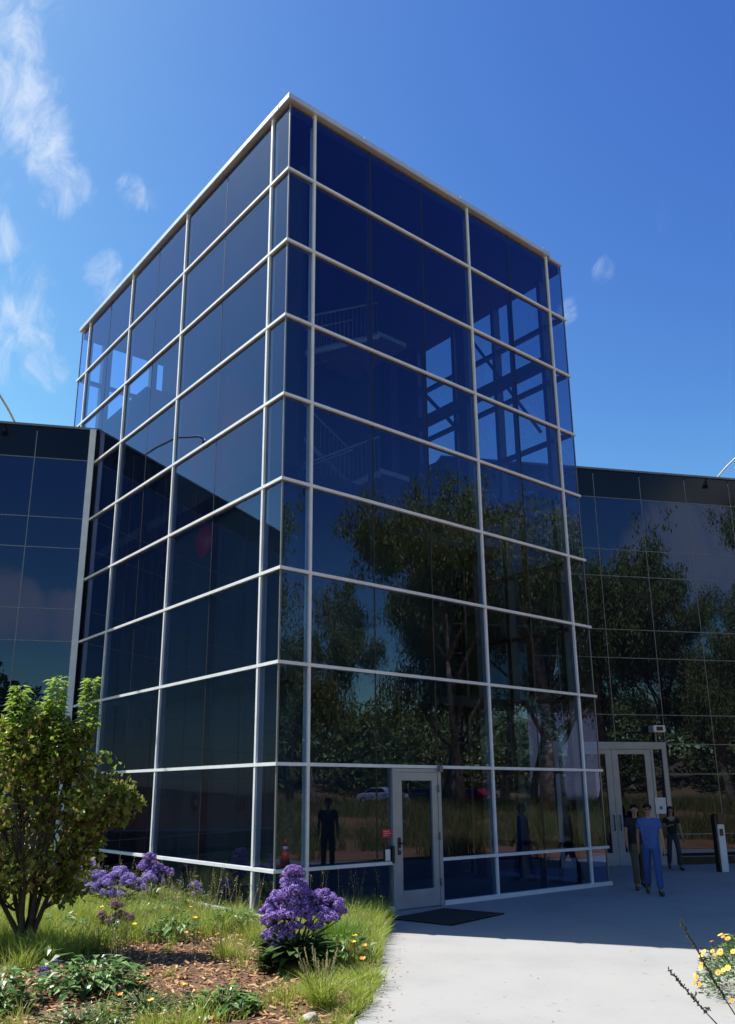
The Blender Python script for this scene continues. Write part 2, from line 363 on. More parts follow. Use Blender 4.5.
for face, cols in (('R',[0,X1,X2,X3,X4]),('L',[0,YA,YB,YC,YD,YE])):
    for a, b in zip(cols, cols[1:]):
        if face == 'L' and a >= YC: ss_ = [a,b]
        elif face == 'L': ss_ = [a,b] if b-a < 1 else [a,b]
        else: ss_ = [a,b]
        for k in range(10):
            if face == 'R' and a == X1 and k >= 8: continue
            z1, z0 = levels[k]-.02, levels[k+1]+.02
            for p, q in zip(ss_, ss_[1:]): pane(face, p+.008, q-.008, z0, z1)
for k in (8,9):
    z1, z0 = levels[k]-.02, levels[k+1]+.02
    pane('R', X1+.008, DX0-.04, z0, z1); pane('R', DX1+.04, X2-.008, z0, z1)
# dark silicone joints inside the bays: a fin behind the glass
def joint(face, u, z0, z1, w_=.03):
    g = MB(); fbox(g, face, u-w_/2, u+w_/2, z0, z1, -.14, .004); tb(g, 'silicone_joint', M['seal'])
js = subs('R',X1,X2)
joint('R', js[1], .06, 15.7); joint('R', js[2], LV[8]+.05, 15.7); joint('R', (X2+X3)/2, .06, 15.7)
for a,b in ((YA,YB),(YB,YC),(YC,YD)): joint('L', (a+b)/2, .06, 15.7, .014)
# corner seal (glass meets glass)
for x,y in ((0,0),(X4,0),(0,YE),(X4,YE)):
    g = MB(); g.box((x-.014,y-.014,.06),(x+.014,y+.014,15.71)); tb(g,'corner_seal',M['alu_dark'])
for face, us in (('R',[X1,X2,X3]),('L',[YA,YB,YC,YD])):
    for u in us:
        g = MB(); fbox(g, face, u-HW, u+HW, .0, 15.74, -.10, .045); tb(g, 'mullion', M['alu'])
# transoms wrap the corners, protruding a little more than the mullions
for k, z in enumerate(LV[1:]):
    h = .028
    for face, u0, u1 in (('R', -.052, X4+.052), ('L', .0, YE)):
        segs = [(u0,u1)]
        if face == 'R' and k == 8: segs = [(u0,DX0-.035),(DX1+.035,u1)]
        for a,b in segs:
            g = MB(); fbox(g, face, a, b, z-h, z+h, -.08 if face=='L' or True else 0, .052); 
            if face == 'L':
                g = MB(); fbox(g, face, a-.0, b+.052, z-h, z+h, .002, .052)
                fbox(g, face, .06, b-.06, z-h, z+h, -.08, -.002)
            else:
                g = MB(); fbox(g, face, a, b, z-h, z+h, .002, .052); fbox(g, face, max(a,.06), min(b,X4-.06), z-h, z+h, -.08, -.002)
            tb(g, 'transom', M['alu'])
# base channel
for a,b in ((-.04,DX0-.04),(DX1+.04,X4+.04)):
    g = MB(); fbox(g,'R',a,b,.0,.085,-.06,.07); tb(g,'base_channel',M['alu'])
g = MB(); fbox(g,'L',.0,YE,.0,.13,-.06,.07); tb(g,'base_channel',M['alu'])
# coping
g = MB()
g.bevbox((-.10,-.10,15.74),(X3+.10,.30,15.88),.012); g.bevbox((-.10,.303,15.74),(.30,YE+.05,15.88),.012)
for x in (1.9,4.9,8.0): g.box((x-.012,-.106,15.737),(x+.012,.306,15.886))
g.bevbox((X3+.103,-.05,15.725),(X4+.05,.25,15.80),.01); g.box((X4-.2,.253,15.725),(X4+.05,YE+.05,15.80)); g.box((.303,YE-.2,15.728),(X4-.21,YE+.05,15.86))
tb(g,'roof_coping',M['coping'])
g = MB(); g.box((.03,.03,15.5),(X4-.03,YE-.03,15.69)); tb(g,'roof_deck',M['slab'])
# side and back facades seen through the glass
g = MB(); nb = MB(); mu = MB()
fr_us = [0,.61,2.3,3.9,5.5,7.1,8.7,10.2,YE]
for a,b in zip(fr_us, fr_us[1:]):
    for k in range(10):
        z1,z0 = levels[k]-.02, levels[k+1]+.02
        if k >= 4 and a >= 3.9: continue
        q = [F('S',a+.01,z0),F('S',b-.01,z0),F('S',b-.01,z1),F('S',a+.01,z1)]; g.add(q,[(0,1,2,3)])
bus = [0,.7,2.3,3.9,5.5,7.1,8.2,X4]
for a,b in zip(bus,bus[1:]):
    for k in range(3):
        z1,z0 = levels[k]-.02, levels[k+1]+.02
        q = [F('B',a+.01,z0),F('B',b-.01,z0),F('B',b-.01,z1),F('B',a+.01,z1)]; g.add(q,[(3,2,1,0)])
tb(g,'side_glazing',M['glass_back'])
for u in fr_us[1:-1]: fbox(mu,'S',u-.06,u+.06,0 if u<4.5 else 9.1,15.6,-.22,.04)
for z in LV[1:]: fbox(mu,'S',0.03,4.4 if z<9 else YE-.03,z-.05,z+.05,-.16,-.02)
for u in bus[1:-1]: fbox(mu,'B',u-.06,u+.06,11.0,15.6,-.22,.04)
for z in LV[1:3]: fbox(mu,'B',.03,X4-.03,z-.05,z+.05,-.16,-.02)
tb(mu,'side_mullions',M['steel'])
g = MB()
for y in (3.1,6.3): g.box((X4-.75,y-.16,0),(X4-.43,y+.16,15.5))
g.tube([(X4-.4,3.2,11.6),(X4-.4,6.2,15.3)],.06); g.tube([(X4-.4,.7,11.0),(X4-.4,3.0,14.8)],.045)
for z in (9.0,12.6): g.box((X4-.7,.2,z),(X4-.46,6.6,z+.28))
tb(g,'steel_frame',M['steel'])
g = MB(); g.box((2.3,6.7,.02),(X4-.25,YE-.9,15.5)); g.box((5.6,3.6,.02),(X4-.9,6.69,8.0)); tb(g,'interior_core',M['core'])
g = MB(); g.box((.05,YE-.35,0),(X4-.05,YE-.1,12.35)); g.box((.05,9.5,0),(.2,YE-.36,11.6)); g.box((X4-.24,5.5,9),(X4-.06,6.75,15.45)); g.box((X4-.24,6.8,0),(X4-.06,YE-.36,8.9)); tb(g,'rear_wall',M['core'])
g = MB(); g.box((1.0,.95,.02),(1.12,6.6,15.4)); g.box((1.13,3.4,.02),(5.5,3.5,8.0)); tb(g,'interior_partition',M['partition'])  # long wall's upper part added to block sun shining through the tower
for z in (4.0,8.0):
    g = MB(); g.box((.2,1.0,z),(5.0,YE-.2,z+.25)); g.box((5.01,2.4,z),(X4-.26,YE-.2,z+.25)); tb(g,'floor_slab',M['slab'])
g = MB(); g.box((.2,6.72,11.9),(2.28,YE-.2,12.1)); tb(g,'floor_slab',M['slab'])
# switchback stair with balusters
def stair():
    g = MB(); x0,y0 = 2.2,4.1
    for fl,(zs,dirn) in enumerate(((8.25,1),(10.35,-1),(12.4,1))):
        ya = y0 + (1.25 if fl%2 else 0); n = 12
        for i in range(n):
            xx = (x0+i*.3) if dirn>0 else (x0+3.6-i*.3-.3); g.box((xx,ya,zs+i*.172),(xx+.32,ya+1.15,zs+i*.172+.06))
        xa, xb = (x0, x0+3.6) if dirn>0 else (x0+3.6, x0)
        for yy in (ya, ya+1.12):
            g.tube([(xa,yy,zs-.08),(xb,yy,zs+2.02)],.09,6); g.tube([(xa,yy,zs+1.0),(xb,yy,zs+3.08)],.03,6)
            for i in range(25): t=i/24; g.tube([(xa+(xb-xa)*t,yy,zs+2.1*t),(xa+(xb-xa)*t,yy,zs+1.0+2.08*t)],.011,4)
        g.box(((x0+3.6) if dirn>0 else x0-1.1, y0, zs+2.04),((x0+4.7) if dirn>0 else x0, y0+2.4, zs+2.18))
    tb(g,'staircase',mat('stair_paint',(.30,.31,.33),rough=.6))
stair()
g = MB(); 
for (y,z,r) in ((4.60,1.80,.17),(4.5,8.35,.26)):
    g.tube([(.985,y,z),(.998,y,z)],r,20)
g.box((.97,2.6,1.66),(.998,2.95,1.88)); tb(g,'dark_wall_plates',M['dark'])
g = MB(); g.tube([(.965,4.68,7.6),(.998,4.68,7.6)],.40,24); tb(g,'red_wall_disc',M['red'])
# ---- entrance door in the right face
dr = MB()
fbox(dr,'R',DX0-.033,DX0+.05,.0,LV[8]-.037,-.08,.055); fbox(dr,'R',DX1-.05,DX1+.033,.0,LV[8]-.037,-.08,.055)
fbox(dr,'R',DX0+.051,DX1-.051,LV[8]-.10,LV[8]-.038,-.08,.05)
tb(dr,'door_frame',M['door_alu'])
dl = MB(); a,b = DX0+.057, DX1-.057
fbox(dl,'R',a,a+.14,.02,LV[8]-.106,-.02,.045); fbox(dl,'R',b-.14,b,.02,LV[8]-.106,-.02,.045)
fbox(dl,'R',a+.141,b-.141,.02,.32,-.02,.044); fbox(dl,'R',a+.141,b-.141,LV[8]-.25,LV[8]-.106,-.02,.044)
leaf = tb(dl,'door_leaf',M['door_alu'])
def sub(g, name, m, par): return g.build(name, m, par)
g = MB(); g.add([F('R',a+.142,.322,.012),F('R',b-.142,.322,.012),F('R',b-.142,LV[8]-.252,.012),F('R',a+.142,LV[8]-.252,.012)],[(0,1,2,3)]); sub(g,'door_glass',M['glass'],leaf)
g = MB(); fbox(g,'R',a+.02,a+.085,.93,1.22,.048,.06); g.tube([(a+.05,-.06,1.12),(a+.05,-.11,1.12),(a+.24,-.115,1.12)],.014,8); sub(g,'door_handle',M['dark'],leaf)
g = MB(); g.tube([(a+.05,-.06,1.02),(a+.05,-.075,1.02)],.028,10); sub(g,'lock',M['door_alu'],leaf)
for z in (.35,1.15,2.0):
    g = MB(); g.tube([(b+.012,-.065,z),(b+.012,-.065,z+.13)],.017,8); sub(g,'hinge',M['alu_dark'],leaf)
g = MB(); g.bevbox((DX1-.06,-.12,LV[8]-.09),(DX1+.04,-.055,LV[8]+.03),.008); tb(g,'door_closer',M['alu_dark'])
# sign and reader beside the door
t = tag(empty('warning_sticker',(2.36,-.006,1.30)),'small red notice sticker on the glass just left of the tower door','sign')
g = MB(); g.box((-.11,-.006,-.07),(.11,0,.07)); g.build('sticker_panel',M['red'],t)
g = MB()
for i,(x0,x1) in enumerate(((-.08,.06),(-.08,.08),(-.08,.02))): g.box((x0,-.008,.03-i*.035),(x1,-.0065,.04-i*.035))
g.build('sticker_lines',mat('pale_print',(.7,.5,.5)),t)
t = tag(empty('card_reader',(2.40,-.01,.93)),'white card reader plate with dark keypad beside the tower door handle','card reader')
g = MB(); g.bevbox((-.10,-.03,-.09),(.01,-.001,.10),.008); g.build('reader_plate',M['white'],t)
g = MB(); g.bevbox((.035,-.055,-.14),(.10,-.001,.16),.01); g.build('keypad',M['dark'],t)

# ------------------------------------------------------------------ office wing behind the tower
WA = R(-27.3); WD = Vector((math.cos(WA), math.sin(WA), 0)); WN = Vector((WD.y, -WD.x, 0))   # WN points out to the viewer
WO = Vector((0, 9.33, 0))
wing = tag(empty('office_wing', WO + WD*15, 0), 'long low dark glass office block running behind both sides of the tower', 'building')
WT = -Vector(wing.location)
def wb(g, name, m): return g.build(name, m, wing, WT)
def W(t_, z, out=0): return WO + WD*t_ + WN*out + UP*z
WMX = Matrix(((WD.x,WN.x,0,WO.x),(WD.y,WN.y,0,WO.y),(0,0,1,0),(0,0,0,1)))   # local: t, out, z
def wbox(g, t0,t1,o0,o1,z0,z1, mi=0):
    g.box((t0,o0,z0),(t1,o1,z1),WMX,mi)
WZ = [11.72,10.82,9.14,8.30,6.65,5.80,4.14,3.31,2.47,.82,.22]
TR = 9.925
leftT = [-.12-.0] + [-1.58*k for k in range(1,11)]; rightT = [TR+.08,11.72,13.30,14.88,16.46,18.04,19.62,21.2,22.8,24.4,26.0]
DT0, DT1 = 12.95, 16.42
def wpane(t0,t1,z0,z1,m='wing_glass'):
    g = MB(); j=[rv(-.0015,.0015) for _ in range(3)]
    if t0>t1: t0,t1=t1,t0
    g.add([W(t0+.012,z0+.012,j[0]),W(t1-.012,z0+.012,j[1]),W(t1-.012,z1-.012,j[1]+j[2]),W(t0+.012,z1-.012,j[0]+j[2])],[(0,1,2,3)])
    wb(g,'window_pane' if m=='wing_glass' else 'parapet_panel',M[m])
for T_ in (leftT, rightT):
    far = MB(); nI = 6 if T_ is leftT else 8
    for i in range(len(T_)-1):
        for k in range(len(WZ)-1):
            if T_ is rightT and WZ[k+1] < 3.2 and T_[i+1] > DT0 and T_[i] < DT1:
                if T_[i] < DT0 and WZ[k+1] < 3.2: wpane(T_[i], DT0, WZ[k+1], WZ[k])
                continue
            if i < nI-2 or k == 0: wpane(T_[i], T_[i+1], WZ[k+1], WZ[k], 'spandrel' if k == 0 else 'wing_glass')
            else:
                a_,b_ = sorted((T_[i],T_[i+1])); far.add([W(a_+.012,WZ[k+1]+.012),W(b_-.012,WZ[k+1]+.012),W(b_-.012,WZ[k]-.012),W(a_+.012,WZ[k]-.012)],[(0,1,2,3)])
    wb(far,'distant_glazing',M['wing_glass'])
# slim grid bars
for T_ in (leftT, rightT):
    a_,b_ = min(T_),max(T_)
    for i,t_ in enumerate(T_[1:]):
        zb = 3.33 if (T_ is rightT and DT0 < t_ < DT1) else 0
        g = MB(); wbox(g,t_-.012,t_+.012,-.05,.006,zb,11.6); wb(g,'grid_mullion',M['alu_dark'])
    for z in WZ[1:]:
        segs=[(a_,b_)]
        if T_ is rightT and z < 3.3: segs=[(a_,DT0),(DT1,b_)]
        for p,q in segs:
            g = MB(); wbox(g,p,q,-.045,.009,z-.012,z+.012); wb(g,'grid_transom',M['alu_dark'])
for p,q in ((-17,-.2),(TR+.08,DT0),(DT1,27)):
    g = MB(); wbox(g,p,q,-.1,.03,0,.20); wb(g,'plinth',M['dark'])
for p,q in ((-17,-.01),(TR+.01,27)):
    g = MB(); wbox(g,p,q,-.6,.03,11.74,11.80); wb(g,'roof_edge',M['alu_dark'])
g = MB(); wbox(g,-.19,-.03,-.04,.09,0,11.73); wb(g,'corner_post',M['alu'])
def prism(g, P, z0, z1, mi=0):
    n=len(P); g.add([(x,y,z0) for x,y in P]+[(x,y,z1) for x,y in P],[tuple(range(n))[::-1],tuple(range(n,2*n))]+[(i,(i+1)%n,n+(i+1)%n,n+i) for i in range(n)],mi)
body=MB()
a_=W(-17,0,-.12); b_=W(-.03,0,-.12); prism(body,[(a_.x,a_.y),(b_.x,b_.y),(-.03,24),(a_.x+6,a_.y+14)],0,11.72)
a_=W(TR+.06,0,-.12); b_=W(27,0,-.12); prism(body,[(a_.x,a_.y),(b_.x,b_.y),(b_.x+5,b_.y+12),(X4+.06,22)],0,11.72)
wb(body,'wing_body',M['slab'])
g=MB(); wbox(g,DT0,DT1,-.9,-.125,.0,3.3); 
# wing entrance
fr=MB()
wbox(fr,DT1-.13,DT1,-.08,.05,0,3.36); wbox(fr,DT0,DT0+.13,-.08,.05,0,3.36); wbox(fr,DT0+.131,DT1-.131,-.08,.05,3.16,3.36)
wbox(fr,15.93,16.0,-.08,.05,0,3.159); wbox(fr,16.001,DT1-.131,-.07,.04,0,.25)
wbox(fr,DT0+.131,13.40,-.07,.04,0,.25); wbox(fr,13.40,13.47,-.08,.05,0,3.159)
wb(fr,'entrance_frame',M['door_alu'])
g=MB(); wbox(g,16.003,DT1-.133,-.005,.003,.255,3.155); wb(g,'sidelight',M['wing_glass'])
g=MB(); wbox(g,DT0+.133,13.398,-.005,.003,.255,3.155); wb(g,'sidelight',M['wing_glass'])
for (p,q,hs) in ((13.475,14.695,1),(14.705,15.925,-1)):
    g=MB(); wbox(g,p,p+.19,-.02,.035,.015,3.15); wbox(g,q-.19,q,-.02,.035,.015,3.15); wbox(g,p+.191,q-.191,-.02,.034,.015,.36); wbox(g,p+.191,q-.191,-.02,.034,3.02,3.15)
    d_=wb(g,'entrance_door',M['door_alu'])
    g=MB(); wbox(g,p+.193,q-.193,0,.008,.363,3.017); g.build('door_glass',M['wing_glass'],d_)
    hx = (q-.09) if hs>0 else (p+.09); g=MB(); g.tube([W(hx,.95,.05),W(hx,.95,.09),W(hx,1.35,.09),W(hx,1.35,.05)],.014,8); g.build('door_handle',M['dark'],d_)
t=tag(empty('paper_notice',W(16.08,1.60,.06)),'white paper notice on the frame beside the wing entrance door','notice')
g=MB(); 
q=[WD*(-.17)+UP*(-.22),WD*.17+UP*(-.22),WD*.17+UP*.22,WD*(-.17)+UP*.22]
g.add(q+[p-WN*.004 for p in q],[(0,1,2,3),(7,6,5,4),(0,4,5,1),(1,5,6,2),(2,6,7,3),(3,7,4,0)]); g.build('paper',M['white'],t)
g=MB(); q2=[WD*(-.03)+UP*(-.1)+WN*.002,WD*.04+UP*(-.1)+WN*.002,WD*.04+UP*(-.02)+WN*.002,WD*(-.03)+UP*(-.02)+WN*.002]; g.add(q2,[(0,1,2,3)]); g.build('printed_mark',M['dark'],t)
# camera over the door
t=tag(empty('security_camera',W(16.12,3.37,.03)),'pale boxy security camera above the wing entrance door frame','security camera')
Mc=Matrix.Translation(Vector((0,0,0)))@Matrix(((WD.x,WN.x,0,0),(WD.y,WN.y,0,0),(0,0,1,0),(0,0,0,1)))
g=MB(); g.box((-.02,-.01,0),(.02,.05,.26),Mc); g.build('bracket',M['alu_dark'],t)
g=MB(); g.bevbox((-.19,-.01,.26),(.19,.30,.45),.02,Mc); g.build('housing',M['white'],t)
g=MB(); g.bevbox((-.10,.30,.30),(.10,.315,.41),.004,Mc); g.build('lens_window',M['dark'],t)

# goose neck roof lamps
def rooflamp(t_, lab, sgn):
    p = W(t_, 11.8, -.25); r = tag(empty('roof_lamp', p), lab, 'lamp', 'goose neck lamps on the wing roof')
    g=MB(); q_=WD*sgn*.45; pts=[Vector((0,0,0)),WN*.4+UP*.34+q_*.45,WN*.8+UP*.60+q_*.9,WN*1.0+UP*.66+q_,WN*1.7+UP*.62+q_*1.3,WN*1.85+UP*.50+q_*1.35]
    g.tube(pts,.03,8); g.build('curved_arm',M['alu'],r)
    g=MB(); g.tube([pts[-1],pts[-1]+WN*.05-UP*.22],[.05,.11],12); g.build('lamp_head',M['dark'],r)
    g=MB(); g.tube([Vector((0,0,-.02)),Vector((0,0,.04))],.12,12); g.build('base_plate',M['alu_dark'],r)
rooflamp(-2.18,'thin curved lamp arm on the wing roof left of the tower',-1)
rooflamp(19.37,'thin curved lamp arm on the wing roof right of the tower',1)

# ------------------------------------------------------------------ doormat, bollard, cone
g=MB(); P=[(1.79,-.70),(3.30,-.42),(3.62,-1.55),(2.05,-1.86)]; prism(g,P,.012,.026)
rib=MB()
mt=tag(g.build('door_mat',mat('black_rubber_mat',(.010,.010,.011),(.016,.016,.017),rough=.95,scale=60)),'flat black door mat lying on the plaza before the tower door','door mat')
g=MB(); P2=[Vector((x,y,.029)) for x,y in P]
for i in range(4):
    a_,b_=P2[i],P2[(i+1)%4]; c_=sum(P2,Vector())/4; g.add([a_,b_,b_+(c_-b_)*.05,a_+(c_-a_)*.05],[(0,1,2,3)])
g.build('rubber_border',M['dark'],mt)
bo=tag(empty('access_post',(13.62,-.10,0),R(-20)),'slim grey access post with black head standing right of the wing door','post')
g=MB(); g.bevbox((-.11,-.08,.0),(.11,.08,1.16),.012); g.build('post_body',M['alu'],bo)
g=MB(); g.bevbox((-.19,-.09,.0),(-.125,.05,1.40),.008); g.build('side_pole',M['dark'],bo)
g=MB(); g.bevbox((-.12,-.10,1.165),(.12,.10,1.42),.02); g.build('post_head',M['dark'],bo)
g=MB(); g.box((-.07,-.086,.88),(.05,-.081,1.05)); g.build('button_panel',M['dark'],bo)
cn=tag(empty('traffic_cone',(6.15,-8.75,.006)),'orange traffic cone with white band seen reflected beside the tower corner','traffic cone')
g=MB(); g.tube([(0,0,.03),(0,0,.40)],[.15,.085],20); g.tube([(0,0,.52),(0,0,.72)],[.06,.03],20); org=mat('orange_plastic',(.75,.08,.015),rough=.45); g.build('cone_body',org,cn)
g=MB(); g.tube([(0,0,.395),(0,0,.525)],[.087,.060],20); g.build('white_band',M['white'],cn)
g=MB(); g.bevbox((-.19,-.19,0),(.19,.19,.035),.01); g.build('cone_base',org,cn)

lt=MB(); random.seed(77)
for i in range(150):
    x,y=rv(-2.5,9),rv(-9,-1)
    if inpoly(x,y,BED1) or inpoly(x,y,BED2): continue
    if i>70: 
        u=random.random(); j=random.randrange(3,9); x=BED1[j][0]*(1-u)+BED1[j+1][0]*u+rv(.02,.35); y=BED1[j][1]*(1-u)+BED1[j+1][1]*u-rv(-.02,.25)
    a_=rv(0,6.28); d=Vector((math.cos(a_),math.sin(a_),rv(0,.3))); lt.leaf(Vector((x,y,.010)),d,Vector((-d.y,d.x,0)),rv(.02,.05),rv(.008,.02),.4,-.1)
tag(lt.build('leaf_litter',M['chip']),'scattered dry leaf bits along the paving edge','leaf litter',kind='stuff')

# ------------------------------------------------------------------ people
SK=mat('skin',(.42,.22,.14),(.36,.18,.11),rough=.55,scale=20)
def skin(nodes, edges, root, sub_=2):
    bm=bmesh.new(); lay=bm.verts.layers.skin.verify(); vs={}
    for k,(co,r) in nodes.items():
        v=bm.verts.new(co); vs[k]=v; rr=r if isinstance(r,tuple) else (r,r); v[lay].radius=rr
    vs[root][lay].use_root=True
    for a_,b_ in edges: bm.edges.new((vs[a_],vs[b_]))
    me=bpy.data.meshes.new('tmp'); bm.to_mesh(me); bm.free()
    o=bpy.data.objects.new('tmp',me); COL.objects.link(o)
    m=o.modifiers.new('s','SKIN'); m.use_smooth_shade=True; m2=o.modifiers.new('u','SUBSURF'); m2.levels=sub_; m2.render_levels=sub_
    dg=bpy.context.evaluated_depsgraph_get(); r=bpy.data.meshes.new_from_object(o.evaluated_get(dg)); bpy.data.objects.remove(o); bpy.data.meshes.remove(me)
    return r
def addmesh(g, me, mi=0, sm=True):
    g.add([v.co.copy() for v in me.vertices],[list(p.vertices) for p in me.polygons],mi,sm); bpy.data.meshes.remove(me)
def person(loc, rz, H, lab, pose, cols, hairlen=0, sunglasses=False, build=1.0, longtop=False, group='people walking on the shaded plaza'):
    """pose: joints in local metres for a 1.75 m figure, x to the figure's left, y = forward (-Y of view)"""
    s=H/1.75
    r=tag(empty('person',loc,rz),lab,'person',group)
    J={k:Vector(v) for k,v in pose.items()}
    b=build
    body={'pel':(J['pel'],(.095*b,.08*b)),'wst':(J['wst'],(.095*b,.08*b)),'chs':(J['chs'],(.125*b,.09*b)),'nkb':(J['nkb'],(.075,.07)),'nk':(J['nk'],.052),'jaw':(J['jaw'],(.060,.066)),'hd':(J['hd'],(.083,.096)),'top':(J['top'],(.062,.072))}
    E_=[('pel','wst'),('wst','chs'),('chs','nkb'),('nkb','nk'),('nk','jaw'),('jaw','hd'),('hd','top')]
    for q in 'LR':
        body.update({'sh'+q:(J['sh'+q],.058*b),'el'+q:(J['el'+q],.040),'wr'+q:(J['wr'+q],.027),'ha'+q:(J['ha'+q],(.036,.018)),
          'hp'+q:(J['hp'+q],.072*b),'kn'+q:(J['kn'+q],.056),'ca'+q:((J['kn'+q]*.62+J['an'+q]*.38)+Vector((0,.012,0)),.053),'an'+q:(J['an'+q],.037),'to'+q:(J['to'+q],(.036,.028))})
        E_+= [('chs','sh'+q),('sh'+q,'el'+q),('el'+q,'wr'+q),('wr'+q,'ha'+q),('pel','hp'+q),('hp'+q,'kn'+q),('kn'+q,'ca'+q),('ca'+q,'an'+q),('an'+q,'to'+q)]
    g=MB(); addmesh(g,skin(body,E_,'pel'))
    fwd=(J['fwd']).normalized(); side=UP.cross(fwd)*-1
    hd=J['hd']
    g.ellip(hd+fwd*.098-UP*.015,(.014,.014,.022),6,5)                     # nose
    for q in (-1,1): g.ellip(hd+side*q*.078-UP*.005,(.012,.018,.03),6,5)      # ears
    for q,sg in (('L',1),('R',-1)):                                        # fingers and thumb
        w_=J['wr'+q]; h_=J['ha'+q]; d=(h_-w_).normalized(); sd_=fwd-d*fwd.dot(d); sd_=sd_.normalized(); pn=d.cross(sd_)
        for i,L in enumerate((.070,.078,.072,.055)):
            o_=h_+sd_*(.027-.018*i)+d*.01; cr=pn*sg*-.02
            g.tube([o_,o_+d*L*.55+cr*.4,o_+d*L*.95+cr*1.3],[.0095,.0085,.006],6)
        o_=w_+d*.03+sd_*.025; g.tube([o_,o_+d*.035+sd_*.025,o_+d*.065+sd_*.03],[.012,.010,.007],6)
    g.build('body',[SK],r).scale=(s,s,s)
    # eyes and mouth
    g=MB()
    for q in (-1,1): g.ellip(hd+fwd*.084+side*q*.03+UP*.008,(.012,.008,.007),6,5)
    g.ellip(hd+fwd*.083-UP*.055,(.022,.006,.005),6,5); g.build('face_features',M['dark'],r).scale=(s,s,s)
    if sunglasses:
        g=MB()
        for q in (-1,1): g.ellip(hd+fwd*.092+side*q*.032+UP*.008,(.027,.012,.02),8,6)
        g.tube([hd+fwd*.1+side*.02+UP*.012,hd+fwd*.1-side*.02+UP*.012],.004,5); g.build('sunglasses',M['dark'],r).scale=(s,s,s)
    hm=MB(); back=-fwd
    hm.ellip(hd+UP*.038+back*.026,(.090,.092,.080),12,9); hm.ellip(hd-UP*.03+back*.05,(.078,.06,.07),10,7)
    if hairlen:
        hm.tube([hd+back*.05+UP*.03,hd+back*.075-UP*.08,J['nkb']+back*.085-UP*hairlen],[.075,.075,.035],10)
        for q in (-1,1): hm.tube([hd+side*q*.06+UP*.04,hd+side*q*.078-UP*.06,hd+side*q*.075-UP*(.10+hairlen*.5)],[.035,.033,.018],8)
    hm.build('hair',mat('hair',cols['hair'],rough=.9,spec=.1),r).scale=(s,s,s)
    # shirt with short sleeves
    k=1.12
    hem = J['pel']-UP*(.13 if longtop else .05)
    sh={'hem':(hem,(.185*b,.145*b)),'wst':(J['wst'],(.155*b,.125*b)),'chs':(J['chs'],(.158*b,.118*b)),'nkb':(J['nkb']-UP*.01,(.088,.082))}
    se=[('hem','wst'),('wst','chs'),('chs','nkb')]
    for q in 'LR':
        mid=J['sh'+q].lerp(J['el'+q],.62); sh['sh'+q]=(J['sh'+q],.070*b); sh['sl'+q]=(mid,.062*b); se+=[('chs','sh'+q),('sh'+q,'sl'+q)]
    g=MB(); addmesh(g,skin(sh,se,'wst')); g.build('shirt',mat('shirt',cols['shirt'],rough=.85,scale=15),r).scale=(s,s,s)
    tr={'wst':(J['pel']+UP*.09,(.145*b,.115*b)),'pel':(J['pel']+UP*.01,(.16*b,.125*b))}; te=[('wst','pel')]
    lw=cols.get('leg',1.0)
    for q in 'LR':
        tr['hp'+q]=(J['hp'+q],.100*b); tr['kn'+q]=(J['kn'+q],.072*lw); tr['an'+q]=(J['an'+q]+UP*.015,.062*lw); te+=[('pel','hp'+q),('hp'+q,'kn'+q),('kn'+q,'an'+q)]
    g=MB(); addmesh(g,skin(tr,te,'pel')); g.build('trousers',mat('trousers',cols['leg_c'],rough=.85,scale=15),r).scale=(s,s,s)
    for q in 'LR':
        an,to=J['an'+q],J['to'+q]; d=(to-an); d.z=0; d.normalize(); g=MB()
        sz=min(an.z,to.z)
        g.tube([an-d*.06-UP*.035,an-d*.02-UP*.03,to-UP*.0,to+d*.055-UP*.005],[.036,.046,.042,.026],10); g.tube([an-d*.0+UP*.02,an-UP*.03],[.045,.048],10)
        g.build('shoe',mat('shoe',cols['shoe'],rough=.5),r).scale=(s,s,s)
    return r
def pose(stride=.16, armL=.1, armR=-.1, holdR=False):
    # local frame: +x = figure's left seen from front is right; forward = -y
    f=Vector((0,-1,0))
    P_={'fwd':f,'pel':(0,0,.95),'wst':(0,0,1.10),'chs':(0,-.005,1.31),'nkb':(0,.01,1.45),'nk':(0,.0,1.50),'jaw':(0,-.025,1.56),'hd':(0,-.012,1.635),'top':(0,0,1.69)}
    for q,s_,st,ar in (('L',1,stride,armL),('R',-1,-stride,armR)):
        P_.update({'sh'+q:(s_*.175,.005,1.41),'el'+q:(s_*.225,-ar*.6+.02,1.13),'wr'+q:(s_*.235,-ar*1.6-.03,.89),'ha'+q:(s_*.232,-ar*1.9-.05,.82),
          'hp'+q:(s_*.085,-st*.05,.89),'kn'+q:(s_*.10,-st*.75-.03,.50),'an'+q:(s_*.105,-st*1.25+(.04 if st<0 else 0),.085 if st>=0 else .11),'to'+q:(s_*.125,-st*1.25-.13+(.04 if st<0 else 0),.035 if st>=0 else .05)})
        if holdR and q=='R': P_.update({'elR':(-.23,.0,1.14),'wrR':(-.12,-.20,1.20),'haR':(-.07,-.25,1.23)})
    return P_
def face_rz(p, target):   # rotate so that local -y points at the target
    d=Vector(target)-Vector(p); return math.atan2(d.y,d.x)+math.pi/2
person((7.98,-1.66,.008),face_rz((7.98,-1.66,0),(-2,-9,0)),1.74,'man in blue scrubs and sunglasses walking in front on the shaded plaza',pose(.13,.08,-.08),
  dict(hair=(.02,.015,.012),shirt=(.06,.12,.36),leg_c=(.04,.085,.30),shoe=(.03,.03,.03),leg=1.12),sunglasses=True,build=1.12,longtop=True)
person((8.66,-.90,.008),face_rz((8.72,-.98,0),(0,-9,0)),1.72,'man in black shirt and brown trousers walking just behind the man in blue',pose(-.20,-.1,.1),
  dict(hair=(.015,.012,.01),shirt=(.012,.012,.014),leg_c=(.10,.075,.045),shoe=(.04,.035,.03)),build=1.05)
